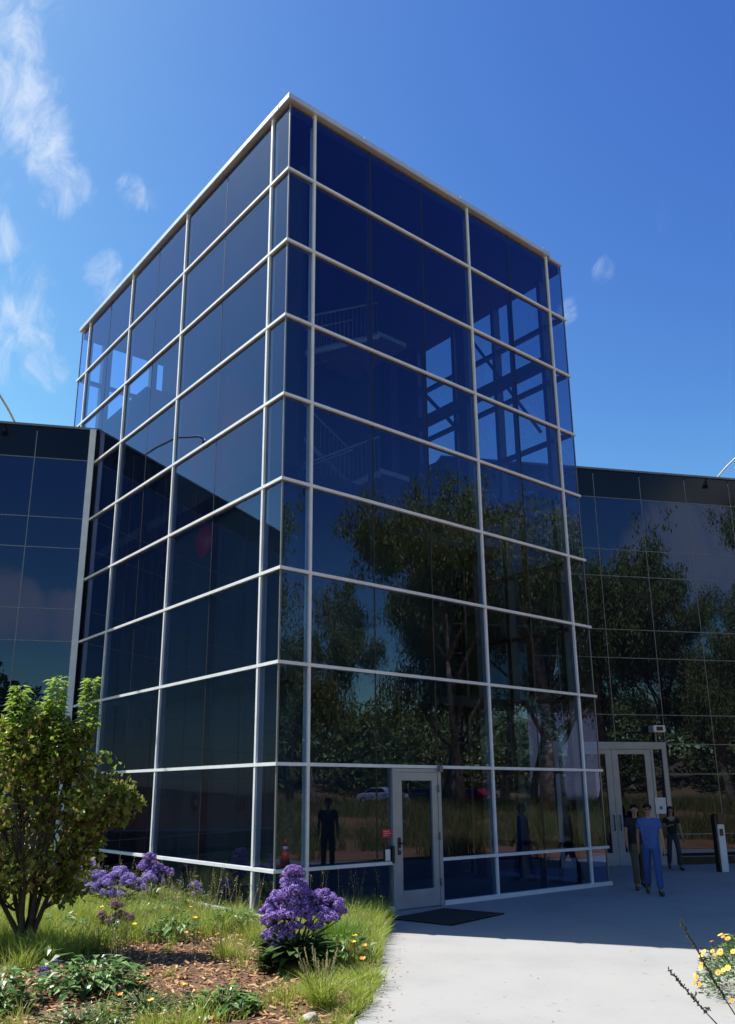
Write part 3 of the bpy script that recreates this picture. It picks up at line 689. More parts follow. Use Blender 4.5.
person((13.25,1.02,.008),face_rz((13.25,1.02,0),(4,-8,0)),1.60,'woman in black top with dark hair walking near the wing door',pose(.17,.1,-.1,True),
  dict(hair=(.012,.01,.01),shirt=(.012,.012,.014),leg_c=(.035,.045,.06),shoe=(.03,.03,.03)),hairlen=.16,build=.84)
person((5.85,-6.35,.008),face_rz((5.85,-6.35,0),(0,1,0)),1.86,'dark standing figure reflected in the glass left of the tower door',pose(.04,.02,.02),
  dict(hair=(.02,.015,.012),shirt=(.02,.025,.04),leg_c=(.02,.025,.04),shoe=(.03,.03,.03)),build=1.15,group='people standing on the plaza edge')

# ------------------------------------------------------------------ vegetation
L_BUSH=leafmat('shrub_leaves',[(0,(.07,.11,.02)),(.35,(.15,.20,.03)),(.65,(.26,.32,.055)),(.85,(.33,.28,.085)),(1,(.28,.15,.06))],.33,.45)
L_LIME=leafmat('lime_leaves',[(0,(.16,.27,.03)),(.5,(.25,.37,.045)),(1,(.36,.46,.08))],.4,.45)
BARK=mat('brown_bark',(.075,.055,.04),(.045,.033,.025),rough=.9,scale=14,bump=.6,bscale=40)
EUBARK=mat('pale_peeling_bark',(.42,.30,.19),(.13,.09,.06),rough=.85,scale=3,bump=.4,bscale=12)
def crown_leaves(g, c, r, n, L, mi=0):
    for _ in range(n):
        d=rdir(); q=rv(.45,1.0)**.5; p=c+Vector((d.x*r.x,d.y*r.y,d.z*r.z))*q
        o=(d*rv(.2,1)+rdir()*.7+Vector((0,0,.15))).normalized(); sdv=o.cross(rdir()).normalized()
        LL=L*rv(.65,1.25); g.leaf(p,o,sdv,LL,LL*rv(.6,.8),.25,rv(0,.3),mi)
def shrub():
    base=Vector((-3.80,.02,.045)); t=tag(empty('shrub',base),'bushy small tree with lime green shoots in the left of the bed','shrub')
    g=MB(); cr=MB(); lime=MB(); random.seed(21)
    clumps=[]
    # image-plane frame at the shrub: right (R2 flat), depth
    rt=Vector((R2.x,R2.y,0)).normalized(); dp=Vector((-rt.y,rt.x,0))
    stems=[(-.55,.1,1.5),(-.25,-.25,1.9),(.05,.2,2.1),(.35,-.1,1.9),(.75,.1,1.6),(.3,.35,1.5),(-.9,-.1,1.3),(.0,-.4,1.4)]
    for (a_,b_,h) in stems:
        pts=[Vector((0,0,0))+rt*rv(-.06,.06)+dp*rv(-.06,.06)]
        for i in range(1,6):
            u=i/5; pts.append(rt*(a_*u**1.2+rv(-.03,.03))+dp*(b_*u+rv(-.03,.03))+UP*h*u)
        g.tube(pts,[.045*(1-.75*i/5) for i in range(6)],7)
        for k in range(3):
            s_=pts[rv(2,5).__int__()]; e_=s_+rt*rv(-.5,.5)+dp*rv(-.4,.4)+UP*rv(.2,.7); g.tube([s_,(s_+e_)/2+rdir()*.05,e_],[.016,.011,.006],5)
    # crown clumps: right offset, depth, height, radius
    random.seed(5)
    for (a_,z,rr) in [(-1.35,1.75,.5),(-.9,2.25,.5),(-.35,2.4,.42),(.1,2.45,.38),(.5,2.3,.34),(.82,2.0,.32),(1.10,1.9,.20),(1.32,1.76,.14),(.55,2.62,.16),
                      (-.9,1.5,.5),(-.3,1.75,.55),(.3,1.8,.48),(.65,1.5,.32),(-.9,1.0,.42),(-.25,1.1,.45),(.35,1.12,.42),(.6,1.1,.25),(-1.5,1.15,.42),(-1.8,1.8,.36),(.5,.78,.22),(-.45,.72,.28),(.9,1.6,.2),(-.55,2.75,.2),(.25,2.78,.16),(-1.0,.65,.25),(-.1,2.85,.12)]:
        for k in range(3):
            c=rt*(a_+rv(-.12,.12))+dp*rv(-.5,.5)*min(1,rr*2.2)+UP*(z+rv(-.1,.1))
            for q in range(5):
                cc=c+rdir()*rr*.6; r3=rr*rv(.30,.5)
                crown_leaves(cr,cc,Vector((r3,r3,r3*.8)),int(8+112*rr*.45),.092)
            g.tube([rt*a_*.4+UP*max(.5,z*.6),c*.6+(rt*a_*.4+UP*z*.6)*.4,c],[.014,.010,.005],5)
    for i in range(520):
        a_=rv(-1.6,1.2); z=rv(2.0,2.9)-abs(a_)*.45; c=rt*a_+dp*rv(-.4,.4)+UP*z; o_=(rdir()+UP*.5).normalized(); lime.leaf(c,o_,o_.cross(rdir()).normalized(),rv(.06,.1),rv(.045,.07),.3,.3)
    # upright lime shoots
    for (a_,b_,z0,z1,ww) in [(.14,.0,2.3,3.52,.17),(.60,.1,2.75,3.52,.11),(-.10,.1,2.4,3.2,.17),(-.35,-.1,2.3,2.95,.2),(.32,-.15,2.2,2.9,.14),(-.42,0,2.7,3.40,.14),(.05,.1,2.3,3.25,.15)]:
        g.tube([rt*a_*.8+dp*b_+UP*(z0-.9),rt*a_+dp*b_+UP*z1],[.012,.004],5)
        n=int((z1-z0)*260)
        for i in range(n):
            u=i/n; z=z0+(z1-z0)*u; th=i*2.4; w2=ww*(1.1-.5*u)
            d=Vector((math.cos(th),math.sin(th),rv(-.1,.35))).normalized(); p=rt*a_+dp*b_+UP*z+d*rv(.02,w2*1.15)
            lime.leaf(p,d,d.cross(UP).normalized(),rv(.08,.13),rv(.06,.09),.3,.35)
    t.scale=(.93,.93,1.0); g.build('trunk',BARK,t); cr.build('crown',L_BUSH,t); lime.build('new_shoots',L_LIME,t)
shrub()
FLO=leafmat('violet_florets',[(0,(.12,.06,.30)),(.5,(.26,.15,.50)),(.85,(.40,.27,.62)),(1,(.62,.50,.74))],.8,.25)
FLO2=leafmat('lavender_florets',[(0,(.20,.14,.45)),(.5,(.34,.25,.62)),(1,(.55,.45,.78))],.8,.25)
FLO3=leafmat('faded_florets',[(0,(.20,.11,.14)),(.5,(.30,.18,.22)),(1,(.42,.28,.28))],.9,.2)
L_DARK=leafmat('dark_green_leaves',[(0,(.03,.06,.015)),(.6,(.055,.11,.025)),(1,(.10,.17,.05))],.4,.2)
L_BROAD=leafmat('broad_leaves',[(0,(.04,.10,.02)),(.6,(.08,.18,.035)),(.9,(.16,.28,.08)),(1,(.34,.42,.24))],.35,.25)
L_GRASS=leafmat('grass_blades',[(0,(.15,.23,.03)),(.45,(.29,.38,.05)),(.88,(.42,.48,.10)),(1,(.56,.54,.2))],.45,.42)
L_STRAW=leafmat('straw_stalks',[(0,(.26,.24,.09)),(.6,(.42,.38,.18)),(1,(.56,.50,.28))],.7,.3)
STEM=mat('plant_stem',(.08,.12,.03),(.06,.08,.025),rough=.7,scale=20)
def florets(g, c, r, n, s_=.011):
    for _ in range(n):
        d=rdir(); 
        if d.z<-.55: continue
        p=c+Vector((d.x*r[0],d.y*r[0],d.z*r[1]))*rv(.82,1.06); nn=(d+rdir()*.6).normalized(); a_=nn.cross(rdir()).normalized(); b_=nn.cross(a_); q=s_*rv(.7,1.3)
        g.add([p+a_*q,p+b_*q,p-a_*q,p-b_*q,p+nn*q*.5],[(0,1,4),(1,2,4),(2,3,4),(3,0,4)])
def statice(loc, lab, heads, fm, leafn=60, lr=.35, dens=1.0, name='sea_lavender', grp='purple flower clumps in the planting bed'):
    rt=Vector((R2.x,R2.y,0)).normalized(); dp=Vector((-rt.y,rt.x,0))
    t=tag(empty(name,loc),lab,'flowering plant',grp); fl=MB(); st=MB(); lf=MB()
    heads=list(heads)
    for (a_,b_,z,r) in heads:
        c=rt*a_+dp*b_+UP*z
        st.tube([Vector((rv(-.05,.05),rv(-.05,.05),0)),c*.5+UP*.08,c-UP*r*.6],[.010,.008,.006],5)
        # each head is a dome of small puffs
        k=max(5,int(22*(r/.14)**1.3))
        for i in range(k):
            d=rdir(); d.z=abs(d.z)*.9-.15; pr=r*rv(.26,.42); cc=c+d*r*rv(.55,.95)
            florets(fl,cc,(pr,pr*.85),int(115*dens*(pr/.045)**1.6),.0105)
            st.tube([c-UP*r*.5,cc],[.004,.003],4)
    for i in range(leafn):
        th=rv(0,2*math.pi); L=rv(.14,.30); d=Vector((math.cos(th),math.sin(th),rv(.1,.9))).normalized(); p=Vector((math.cos(th),math.sin(th),0))*rv(0,lr*.7)+UP*rv(.02,.30)
        sdv=d.cross(UP).normalized(); lf.leaf(p,d,sdv,L,L*.42,.2,.3)
    fl.build('flower_heads',fm,t); st.build('stems',STEM,t)
    if leafn: lf.build('leaves',L_DARK,t)
random.seed(11)
H=[(-.02,.0,1.02,.13),(-.04,.05,.90,.14),(.0,-.1,.83,.13),(.14,.0,.80,.11),(.30,.05,.70,.11),(-.22,.0,.74,.13),(-.10,-.12,.74,.15),(-.35,.05,.64,.13),(-.25,-.1,.58,.14),(-.05,-.15,.62,.15),(.12,-.1,.68,.14),(.22,-.05,.60,.12),
   (.42,.05,.74,.14),(.55,.0,.68,.15),(.64,.05,.60,.13),(.50,-.1,.57,.13),(.36,-.05,.62,.12),(-.38,0,.50,.11),(-.2,-.12,.45,.10),(.0,.2,.85,.14),(.3,.25,.7,.14),(-.2,.25,.62,.14),(.02,-.22,.50,.1)]
H=[(a_*.80-.03,b_,z*1.02-.02*(z<.7),r*.95) for a_,b_,z,r in H]+[(-.30,-.1,.36,.10),(-.22,-.15,.26,.09),(-.1,-.2,.38,.1),(.2,-.12,.48,.1)]
statice((-1.78,-3.18,.045),'large bright purple flower clump in front of the tower corner',H,FLO,420,.45,1.0)
statice((-1.55,2.35,.045),'lavender flower clump between the shrub and the tower, widest of the far ones',[(-.72,0,.66,.15),(-.55,.1,.76,.14),(-.38,0,.62,.16),(-.2,-.1,.52,.17),(.0,0,.64,.16),(.18,-.1,.52,.17),(.34,0,.44,.15),(-.4,-.2,.42,.14),(-.1,-.2,.36,.14),(.48,.1,.56,.14),(-.62,-.1,.48,.14),(.1,-.2,.34,.12)],FLO2,90,.45,.7)
statice((-.92,2.55,.045),'upright violet flower clump right beside the wide lavender clump',[(0,0,.86,.12),(-.05,.05,.72,.15),(.14,0,.66,.15),(.3,.05,.60,.13),(.0,-.1,.55,.15),(.2,-.1,.48,.13)],FLO,50,.3,.6)
statice((-.35,3.6,.045),'faded pinkish flower clump close to the tower left face',[(-.1,0,.60,.12),(.12,0,.56,.13),(.0,.1,.68,.10),(.22,0,.42,.1)],FLO3,40,.3,.5)
statice((-.30,2.0,.045),'small lilac flower clump near the white base of the tower left face',[(0,0,.40,.10),(.08,0,.30,.08),(-.05,0,.26,.07)],FLO2,20,.2,.5)
statice((-2.50,.25,.045),'dull brownish purple seed clump in the grass right of the shrub',[(0,0,.42,.11),(-.18,0,.28,.10),(.18,0,.26,.10),(.05,.05,.30,.11),(-.05,-.1,.22,.1)],FLO3,20,.25,.5)
statice((-4.22,-2.0,.045),'low deep violet flower clump below the shrub among broad leaves',[(0,0,.13,.07),(.08,.05,.20,.05),(-.05,.05,.09,.06),(.02,-.03,.07,.07)],FLO,10,.18,.6)

def tuft(g, x, y, z, n, h, spr, w_=.006, bend=.5, mi=0, segs=2):
    for _ in range(n):
        a_=rv(0,2*math.pi); r=rv(0,spr); g.blade(Vector((x+math.cos(a_)*r,y+math.sin(a_)*r,z)),h*rv(.55,1.15),a_+rv(-.8,.8),w_*rv(.7,1.4),bend*rv(.3,1.5),mi,segs)
# grass carpet of the near bed (uncountable)
def near_grass():
    g=MB(); random.seed(31); n=0
    while n<6800:
        x,y=rv(-7,2.0),rv(-5.4,8.6)
        if not inpoly(x,y,BED1) or x>-.06 and y>-.05: continue
        # bare mulch patch
        dens=1.0
        m=Vector((x+3.0,y+2.45)); e=(m.x*.55+m.y*.0)**2/1.9+(m.y*.72-m.x*.22)**2/2.3
        if x+ .55*y < -4.4 and y < -.2: dens=.05
        if e<.75: dens=.02
        elif e<1.05: dens=.5
        nz=noise.noise(Vector((x*.9,y*.9,3)))
        if rv(0,1)>dens*(.65+nz*.9): continue
        n+=1; h=rv(.14,.34)*(1.0+nz*.7)*(1.25 if y>-1.2 else 1)
        if y<-3: h*=.75
        tuft(g,x,y,.045,rv(14,30).__int__(),h,.10,.0075,.6)
    for i in range(420):
        j=random.randrange(0,9); u=random.random(); x=BED1[j][0]*(1-u)+BED1[j+1][0]*u-rv(-.05,.16); y=BED1[j][1]*(1-u)+BED1[j+1][1]*u+rv(-.04,.12)
        if noise.noise(Vector((x*1.6,y*1.6,9)))<-.15: continue
        tuft(g,x,y,.03,rv(8,18).__int__(),rv(.08,.22),.07,.0065,.9)
    tag(g.build('long_grass',L_GRASS),'bright green long grass filling the bed beside the tower','grass',kind='stuff')
    s_=MB(); k=0
    while k<520:
        x,y=rv(-4.5,2.0),rv(-4.5,6)
        if not inpoly(x,y,BED1) or (x>-.06 and y>-.05): continue
        if x*.6-y*.3<-1.6 and y<1.2: continue
        if (y<-2.0 and x<-1.2) : continue
        k+=1; h=rv(.3,.72)*(1.15 if y>-1 else .8); a_=rv(0,6.28); b=Vector((x,y,.045)); tp=b+UP*h+Vector((math.cos(a_),math.sin(a_),0))*h*rv(.08,.3)
        s_.tube([b,b.lerp(tp,.5)+rdir()*.02,tp],[.0028,.0024,.0016],3,cap=False)
        for i in range(rv(5,12).__int__()):
            p=b.lerp(tp,rv(.62,1.02))+rdir()*.02; d=(rdir()+UP*.6).normalized(); s_.leaf(p,d,d.cross(rdir()).normalized(),rv(.018,.04),rv(.006,.012))
    tag(s_.build('dry_seed_stalks',L_STRAW),'thin straw coloured seed stalks rising from the grass','seed stalks',kind='stuff')
near_grass()
# ornamental grasses
def grassclump(loc, lab, n, h, spr, mats, plume=0, bend=.6, wd=.005, grp='ornamental grass tufts at the path edge'):
    t=tag(empty('ornamental_grass',loc),lab,'ornamental grass',grp); g=MB(); tuft(g,0,0,0,n,h,spr,wd,bend,segs=4); g.build('blades',mats,t)
    if plume:
        p_=MB()
        for i in range(plume):
            a_=rv(0,6.28); b=Vector((math.cos(a_)*spr*.4,math.sin(a_)*spr*.4,0)); tp=b+UP*h*rv(1.15,1.5)+Vector((math.cos(a_),math.sin(a_),0))*h*rv(.15,.6); m_=b.lerp(tp,.6)+UP*.03
            p_.tube([b,m_,tp],[.003,.003,.002],4)
            for k in range(46):
                u=k/45; q=m_.lerp(tp,u); d=((tp-m_).normalized()+rdir()*.7).normalized(); p_.leaf(q,d,d.cross(rdir()).normalized(),.022,.007)
        p_.build('seed_plumes',L_STRAW,t)
grassclump((-2.55,-4.72,.045),'fountain grass tuft with pale seed plumes at the path edge',520,.36,.14,L_GRASS,14,.85)
grassclump((-.62,-2.45,.045),'dense rounded green grass tuft behind the path edge',1500,.40,.30,leafmat('green_blades',[(0,(.07,.16,.015)),(.6,(.12,.25,.03)),(1,(.20,.34,.05))],.5,.4),0,.55)
grassclump((-1.15,-1.35,.045),'leafy green grass tuft left of the big purple clump by the tower',420,.32,.22,L_GRASS,0,.55)
grassclump((-2.0,-2.0,.045),'low wispy yellow green tuft at the edge of the bare mulch',300,.28,.2,L_GRASS,3,.7)
grassclump((-1.62,-4.15,.045),'grey green low tuft spilling over the path corner',420,.20,.28,L_GRASS,0,.9)
# broad-leaved plants
def broad(loc, lab, n, r, L, hgt, mats=None):
    t=tag(empty('broadleaf_plant',loc),lab,'leafy plant','broad leaved plants in the mulch'); g=MB(); s_=MB()
    for i in range(n):
        th=rv(0,6.28); q=r*rv(.1,1)**.7; z=hgt*rv(.25,1)*(1.15-q/r*.6); p=Vector((math.cos(th)*q,math.sin(th)*q,z)); d=Vector((math.cos(th+rv(-.8,.8)),math.sin(th+rv(-.8,.8)),rv(-.2,.7))).normalized()
        LL=L*rv(.6,1.3); g.leaf(p,d,d.cross(UP).normalized(),LL,LL*.62,.3,.35); 
        if i%2==0: s_.tube([Vector((p.x*.15,p.y*.15,0)),Vector((p.x*.7,p.y*.7,z*.7)),p],[.005,.004,.003],4)
    g.build('leaves',mats or L_BROAD,t); s_.build('stems',STEM,t)
broad((-3.98,-2.75,.045),'widest broad leaved dark green plant in the mulch below the shrub',330,.50,.12,.34)
broad((-4.95,-2.75,.045),'broad leaved green plant cut by the left photo edge',170,.42,.12,.34)
broad((-3.35,-4.25,.045),'fresh green broad leaved plant at the bottom edge of the mulch',160,.30,.12,.20)
broad((-1.35,.95,.045),'bright broad leaved plant in the grass near the tower left face',120,.34,.14,.32)
broad((-4.55,-3.9,.045),'low feathery green plant in the bottom left corner',260,.45,.05,.16)
broad((-3.9,-3.75,.045),'small feathery green plant with poppies at the bottom of the bed',220,.42,.05,.16)
for (x,y,r,l) in [(-1.2,1.9,.4,'leafy bright green plant left of the small lilac clump'),(-1.9,-.35,.32,'low leafy green plant in the grass behind the bare mulch'),(-.9,-.2,.34,'leafy green plant close to the tower corner base'),(-3.0,1.0,.36,'leafy green plant in the grass behind the shrub trunk'),(-1.0,-3.1,.30,'leafy green plant right of the big purple clump')]:
    broad((x,y,.045),l,int(300*r),r,.13,.34)
# poppies
POP=mat('orange_petals',(.85,.33,.02),(.8,.22,.015),rough=.6,scale=30); POPY=mat('yellow_petals',(.85,.62,.04),(.85,.48,.03),rough=.6,scale=30)
def poppy_mesh():
    pt=MB(); 
    for k in range(5):
        th=k*1.2566; d=Vector((math.cos(th),math.sin(th),.55)).normalized(); s_=Vector((-math.sin(th),math.cos(th),0))
        pt.add([Vector((0,0,0)),d*.016+s_*.014,d*.030+s_*.008+UP*.002,d*.030-s_*.008+UP*.002,d*.016-s_*.014],[(0,1,2,3,4)])
    st=MB(); st.tube([(0,0,-.22),(.01,.005,-.1),(0,0,0)],.002,4); return pt,st
pt,st=poppy_mesh()
poppy=empty('poppy'); tag(poppy,'small orange poppy on a thin stem','flower','orange and yellow poppies in the beds'); a0=pt.build('petals',POP,poppy); st.build('stem',STEM,poppy)
poppy_y=empty('poppy'); tag(poppy_y,'small yellow poppy on a thin stem','flower','orange and yellow poppies in the beds'); MBp=a0.data.copy(); MBp.materials.clear(); MBp.materials.append(POPY)
o=bpy.data.objects.new('petals',MBp); COL.objects.link(o); o.parent=poppy_y; o=bpy.data.objects.new('stem',poppy.children[1].data); COL.objects.link(o); o.parent=poppy_y
random.seed(3)
spots=[(-3.95,-3.75,.24,0,'orange poppy at the bottom left, beside the broad leaves'),(-3.72,-3.55,.24,0,None),(-4.25,-4.0,.22,0,None),(-3.6,-3.95,.2,1,None),(-4.1,-4.3,.2,1,None),
 (-1.45,-3.75,.24,0,None),(-1.35,-3.9,.3,0,None),(-1.30,-3.65,.26,0,None),(-1.15,-3.45,.26,1,None),(-1.5,-4.05,.2,0,None),(-1.05,-3.35,.3,1,None),(-1.25,-3.3,.24,0,None),
 (-2.2,-1.3,.22,0,None),(-2.1,-1.45,.22,0,None),(-1.9,-1.6,.2,1,None),(-2.5,-.4,.25,1,None),(-2.0,-.1,.3,1,None),(-1.4,.1,.33,1,None),(-2.9,.7,.3,0,None),(-2.3,1.2,.3,1,None),(-1.7,-.6,.28,1,None),(-2.6,-.9,.2,0,None)]
used={0:False,1:False}
for (x,y,h,k,l) in spots:
    src=(poppy,poppy_y)[k]; o=src if not used[k] else copy_tree(src); used[k]=True
    o.location=(x,y,.045+h); sc_=rv(.9,1.35); o.scale=(sc_,sc_,sc_); o.rotation_euler=(rv(-.3,.3),rv(-.3,.3),rv(0,6))
    o['label']=('small yellow' if k else 'small orange')+' poppy on a thin stem in the bed left of the path'
# pale rock
g=MB(); bm=bmesh.new(); bmesh.ops.create_icosphere(bm,subdivisions=3,radius=1)
for v in bm.verts: v.co=Vector((v.co.x*.085,v.co.y*.07,v.co.z*.06))*(1+.22*noise.noise(v.co*1.7))
bm.verts.index_update(); g.add([v.co.copy() for v in bm.verts],[[v.index for v in f.verts] for f in bm.faces]); bm.free()
rk=g.build('garden_rock',mat('pale_stone',(.42,.38,.33),(.3,.27,.23),rough=.9,scale=12,bump=.5),None,(-2.93,-5.06,.06)); tag(rk,'pale rounded stone at the path edge beside the fountain grass','rock')

# right-hand bed: yellow flower bush and two dark seed stalks
def yellow_bush():
    t=tag(empty('marigold_bush',(1.28,-7.18,.045)),'leafy bush of yellow and orange daisies at the right edge','flowering bush'); lf=MB(); fl=MB(); fo=MB(); st=MB(); random.seed(8)
    for i in range(5200):
        d=rdir(); 
        if d.z<0: d.z*=-1
        p=Vector((d.x*.72,d.y*.72,d.z*.56))*rv(.5,1.0)**.5; o_=(d+rdir()*.7).normalized(); lf.leaf(p,o_,o_.cross(rdir()).normalized(),rv(.03,.06),rv(.008,.018))
    for i in range(60): d=rdir(); d.z=abs(d.z); st.tube([(0,0,0),Vector((d.x*.3,d.y*.3,.25)),Vector((d.x*.7,d.y*.7,d.z*.56))],[.006,.004,.002],4)
    fm=MB()
    for k in range(9):
        th=k*.698; dd=Vector((math.cos(th),math.sin(th),.12)); ss=Vector((-math.sin(th),math.cos(th),0)); r=.030
        fm.add([Vector((0,0,0)),dd*r*.6+ss*r*.28,dd*r,dd*r*.6-ss*r*.28],[(0,1,2,3)])
    fm.ellip((0,0,.003),(.008,.008,.005),8,5)
    my,mo=fm.mesh('daisy',POPY),fm.mesh('daisy',POP)
    for i in range(98):
        d=rdir(); d.z=abs(d.z); p=Vector((d.x*.75,d.y*.75,d.z*.60+.02)); n_=(d+UP*.4+Vector((-.3,-.2,0))).normalized()
        if i%3 and d.x>.3: d.x*=-1; p.x*=-1; n_.x*=-1
        o=bpy.data.objects.new('daisy_flower',my if random.random()<.6 else mo); COL.objects.link(o); o.parent=t; o.location=p; o.rotation_euler=n_.to_track_quat('Z','Y').to_euler(); q=rv(.8,1.2); o.scale=(q,q,q)
    lf.build('leaves',leafmat('daisy_leaves',[(0,(.05,.11,.02)),(.6,(.10,.20,.04)),(1,(.2,.3,.1))],.5,.3),t); st.build('stems',STEM,t)
yellow_bush()
def stalk(b, tp, lab, br, seed):
    random.seed(seed); b=Vector(b); tp=Vector(tp)-b; t=tag(empty('seed_stalk',b),lab,'seed stalk','dark seed stalks leaning over the path'); g=MB(); pd=MB()
    perp=tp.cross(UP).normalized()
    pts=[tp*u+perp*.03*math.sin(u*5) for u in (0,.25,.5,.75,1)]
    g.tube(pts,[.006,.005,.004,.0035,.002],6)
    def pods(a_,c_,n,s_=1):
        for i in range(n):
            u=i/n; p=a_.lerp(c_,u); d=((c_-a_).normalized()*.6+rdir()*.7).normalized(); pd.tube([p,p+d*.012*s_,p+d*.026*s_],[.003,.007*s_,.002],5)
    for q in range(1,4): pods(pts[q],pts[q+1],int(26*(pts[q+1]-pts[q]).length/.15))
    for (u,dx,dz,L) in br:
        a_=tp*u; c_=a_+(perp*dx+UP*dz).normalized()*L; g.tube([a_,a_.lerp(c_,.5)+UP*.01,c_],[.003,.0025,.0015],5); pods(a_.lerp(c_,.4),c_,int(10*L/.12),.8)
    dk=mat('dark_seed_pods',(.06,.07,.03),(.035,.035,.02),rough=.8,scale=60); g.build('stem',dk,t); pd.build('seed_pods',dk,t)
stalk((-.25,-7.64,.045),(-.616,-7.344,.915),'taller dark seed stalk leaning over the path at the right edge',[(.55,1,.35,.16),(.62,-1,.3,.10),(.45,1,.1,.14)],4)
stalk((-.40,-7.52,.045),(-.722,-7.257,.52),'shorter dark seed stalk leaning low over the path',[(.35,-1,.15,.17),(.5,-1,.9,.09),(.45,1,.4,.12)],6)

# meadow behind the viewer, seen mirrored in the glass
def meadow():
    g=MB(); random.seed(17); n=0
    while n<4200:
        x,y=rv(4,48),-rv(5.4,34)
        if not inpoly(x,y,BED3) and y>-13: continue
        if y < -23 and random.random()<.5: continue
        e=noise.noise(Vector((x*.35,y*.35,1)))
        bnd = 0 if y<-13 else .0
        if e<-.02 and y>-24: continue
        if y>-8.0 and x<16 and random.random()<.8: continue
        n+=1; z=terr(x,y)
        for _ in range(11):
            a_=rv(0,6.28); g.blade(Vector((x+rv(-.25,.25),y+rv(-.25,.25),z)),rv(.35,1.0)*(1+e),a_,.030,rv(.2,.7))
    tag(g.build('meadow_grass',leafmat('meadow_blades',[(0,(.12,.15,.02)),(.5,(.24,.26,.05)),(1,(.45,.38,.12))],.6,.35)),'yellow green meadow grass mirrored in the glass','grass',kind='stuff')
meadow()
L_EU=leafmat('eucalyptus_leaves',[(0,(.10,.14,.03)),(.5,(.23,.29,.06)),(.85,(.36,.36,.09)),(1,(.48,.38,.14))],.5,.3)
def euc(seed, H, spread, nl=32000):
    random.seed(seed); t=empty('eucalyptus_tree'); g=MB(); cr=MB()
    def limb(p,d,L,r,lev):
        pts=[p]; q=p.copy(); dd=d.copy(); n=5
        for i in range(n):
            dd=(dd+rdir()*.16+UP*.05).normalized(); q=q+dd*L/n; pts.append(q.copy())
        g.tube(pts,[r*(1-.6*i/n) for i in range(n+1)],8 if lev<2 else 5)
        if lev<3:
            for k in range(4 if lev else 5):
                b=pts[rv(2,5.99).__int__()]; nd=(dd*.6+Vector((rdir().x,rdir().y,.35))*.9).normalized(); limb(b,nd,L*rv(.5,.75),r*.42,lev+1)
        else: tips.extend(pts[2:])
        if lev==2: tips.append(pts[-1])
    tips=[]; limb(Vector((0,0,-.3)),Vector((rv(-.15,.15),rv(-.1,.1),1)).normalized(),H*.50,H*.017,0)
    mz=max(p.z for p in tips); k=H*.97/mz
    per=max(1,nl//len(tips))
    for p in tips:
        for _ in range(3):
            c=p+rdir()*rv(.1,1.1)-UP*rv(0,.5)
            for i in range(per//3+1):
                o_=c+rdir()*rv(0,.5)-UP*rv(0,1.3); d=(Vector((rv(-.6,.6),rv(-.6,.6),-1))).normalized(); cr.leaf(o_,d,d.cross(rdir()).normalized(),rv(.2,.4),rv(.06,.10),.1,0)
    for b in (g,cr): b.v=[(x*k*spread,y*k*spread,z*k) for x,y,z in b.v]
    g.build('trunk',EUBARK,t); cr.build('crown',L_EU,t); return t
protos=[euc(1,20,1.05),euc(2,20,1.15),euc(9,20,1.1)]
TS=[(27.3,-22.6,.98,0,'eucalyptus mirrored in the tower, leftmost of the tall ones'),(31.5,-19.6,1.0,1,'eucalyptus mirrored in the middle of the tower'),(34.0,-20.5,1.0,2,'eucalyptus mirrored at the right end of the tower'),
    (36,-27,1.15,0,None),(33,-29,1.05,2,None),(14.0,-26.5,.96,1,'eucalyptus mirrored in the left part of the right wing glass'),(20.2,-26.5,.74,2,'leaning pale trunked eucalyptus mirrored in the right wing'),(38,-35,.85,1,None),(17,-33,.78,0,None),
    (22.0,-31.5,.62,1,None),(40,-22,1.1,1,None),(11.5,-31,.8,2,None),(44,-31,1.1,0,None)]
us=[0,0,0]
for i,(x,y,s_,k,l) in enumerate(TS):
    o=protos[k] if not us[k] else copy_tree(protos[k]); us[k]=1
    o.location=(x,y,terr(x,y)); o.scale=(s_,s_,s_); o.rotation_euler=(rv(-.03,.03),rv(-.03,.03),i*1.9)
    o['label']=l or 'tall eucalyptus in the row mirrored behind the first trees'; o['category']='tree'; o['group']='eucalyptus trees mirrored in the glass'
# dense far wood closing the view behind the trees
def wood():
    g=MB(); random.seed(44)
    for i in range(110):
        x=rv(-45,120); y=-rv(62,72); h=rv(8,12); z0=terr(x,y)
        for k in range(520):
            d=rdir(); q=rv(.6,1.05); p=Vector((x+d.x*4*q,y+d.y*3*q,z0+h*.5+d.z*h*.5*q)); g.leaf(p,rdir(),rdir(),rv(.5,1.0),rv(.3,.6))
    tag(g.build('far_wood',L_EU),'dark far wood line mirrored low in the glass','wood',kind='stuff')
wood()
# rounder dark trees mirrored in the left wing
def oak(seed,H):
    random.seed(seed); t=empty('oak_tree'); g=MB(); cr=MB()
    g.tube([(0,0,-.2),(.1,0,H*.2),(0,.2,H*.45)],[H*.035,H*.025,H*.018],8)
    for i in range(26):
        d=rdir(); d.z=abs(d.z)*.9; c=Vector((d.x*H*.3,d.y*H*.3,H*.45+d.z*H*.42)); g.tube([(0,0,H*.35),c*.6+UP*H*.15,c],[.09,.05,.03],5); rr=H*rv(.09,.15)
        crown_leaves(cr,c,Vector((rr,rr,rr*.8)),150,.32)
    g.build('trunk',BARK,t); cr.build('crown',L_DARK,t); return t
ok=oak(5,11)
for i,(x,y,s_) in enumerate([(-24.5,-12.5,1.15),(-21.0,-14.5,.85),(-30,-19,1.2),(-14,-27,.8)]):
    o=ok if i==0 else copy_tree(ok); o.location=(x,y,0); o.scale=(s_,)*3; o.rotation_euler.z=i*2.1
    tag(o,'round dark tree mirrored low in the left wing glass','tree','round trees mirrored in the left wing')
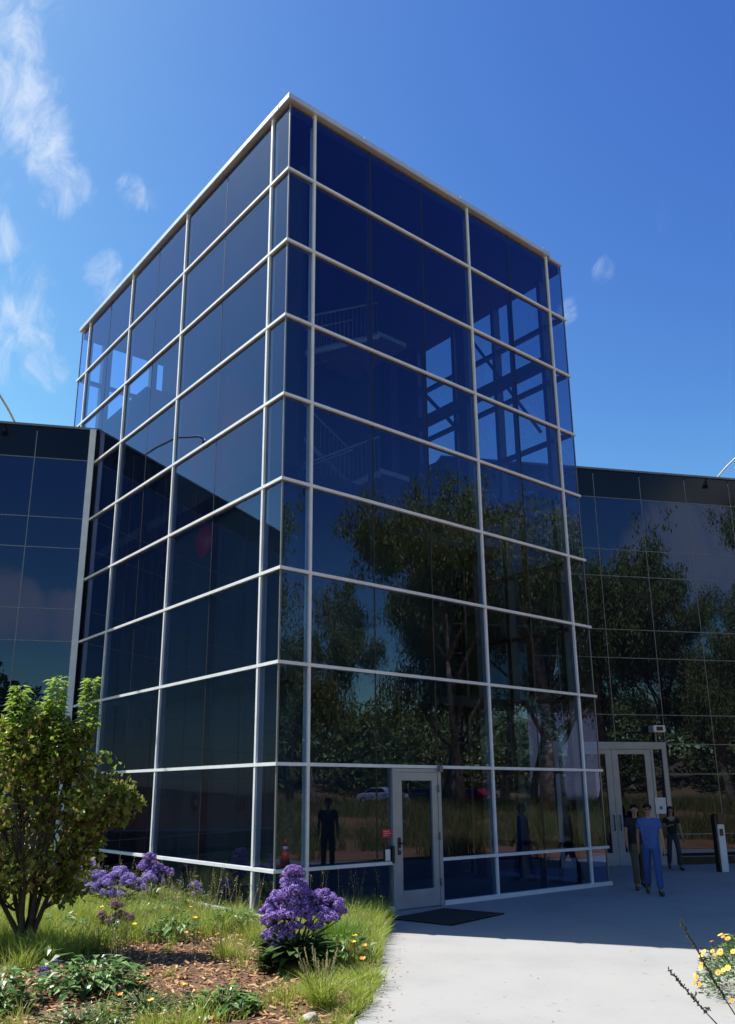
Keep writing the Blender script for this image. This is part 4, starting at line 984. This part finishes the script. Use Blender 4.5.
# pale building beyond the lot
b=tag(empty('pale_building',(65,-41,terr(0,-41))),'pale plain building mirrored low at the right end of the tower','building')
g=MB(); g.box((-4.2,-4,0),(7,4,9.5)); g.build('wall',mat('pale_render',(.62,.58,.60),(.55,.52,.55),rough=.85,scale=.5),b)
g=MB(); g.box((-4.4,-4.2,9.51),(7.2,4.2,9.8)); g.build('roof',M['alu_dark'],b)
for i in range(4):
    g=MB(); g.box((-3.2+i*2.4,4.003,1.0),(-2.0+i*2.4,4.06,2.2)); g.build('window',M['wing_glass'],b)
b=tag(empty('low_service_building',(-40,-40,terr(0,-40))),'low dark flat building mirrored at the bottom of the left wing','building')
g=MB(); g.box((-8,-5,0),(8,5,7.5)); g.build('wall',mat('dark_render',(.06,.06,.065),rough=.8),b)
g=MB(); g.box((-8.3,-5.3,7.51),(8.3,5.3,7.8)); g.build('roof',M['alu_dark'],b)
for i in range(4):
    g=MB(); g.box((-7+i*3.8,5.003,3),(-5+i*3.8,5.05,5)); g.build('window',M['wing_glass'],b)
# cars on the lot
def car(loc, rz, lab, paint):
    t=tag(empty('parked_car',loc,rz),lab,'car','cars parked on the lot mirrored in the glass')
    prof=[(-2.15,.35),(-2.2,.62),(-2.05,.90),(-1.35,.98),(-.75,1.42),(.75,1.46),(1.55,1.02),(2.1,.92),(2.18,.55),(2.1,.32)]
    bm=bmesh.new(); A=[bm.verts.new((x,-.86 if z<1.1 else -.66,z)) for x,z in prof]; B=[bm.verts.new((x,.86 if z<1.1 else .66,z)) for x,z in prof]
    bm.faces.new(A); bm.faces.new(B[::-1])
    for i in range(len(prof)): j=(i+1)%len(prof); bm.faces.new((A[j],A[i],B[i],B[j]))
    bmesh.ops.recalc_face_normals(bm,faces=bm.faces); bmesh.ops.bevel(bm,geom=bm.edges[:],offset=.05,segments=2,affect='EDGES')
    me=bpy.data.meshes.new('body'); bm.to_mesh(me); bm.free(); me.materials.append(paint); o=bpy.data.objects.new('body',me); COL.objects.link(o); o.parent=t
    for sg in (-1,1):
        g=MB(); q=[(-1.15,1.03),(-.70,1.36),(.68,1.39),(1.25,1.05)]; g.add([(x,sg*(.872 if z<1.1 else .70),z) for x,z in q],[(0,1,2,3)]); g.build('side_window',M['wing_glass'],t)
        for x in (-1.35,1.35):
            g=MB(); g.tube([(x,sg*.70,.32),(x,sg*.90,.32)],.32,18); wh=g.build('wheel',M['dark'],t); g=MB(); g.tube([(x,sg*.901,.32),(x,sg*.912,.32)],.19,14); g.build('rim',M['alu'],wh)
        g=MB(); g.box((2.12,sg*.62-.15,.62),(2.20,sg*.62+.15,.76)); g.build('headlight',M['white'],t)
    return t
cz=.935
car((41,-45.2,cz),R(80),'white car parked on the lot, mirrored in the tower door',mat('white_paint',(.75,.75,.75),rough=.2))
car((48.5,-41.2,cz),R(95),'red car parked on the lot, mirrored right of the tower door',mat('red_paint',(.45,.03,.02),rough=.2))
car((44.6,-43.5,cz),R(88),'dark grey car parked between the white and the red car',mat('grey_paint',(.06,.065,.07),rough=.2))
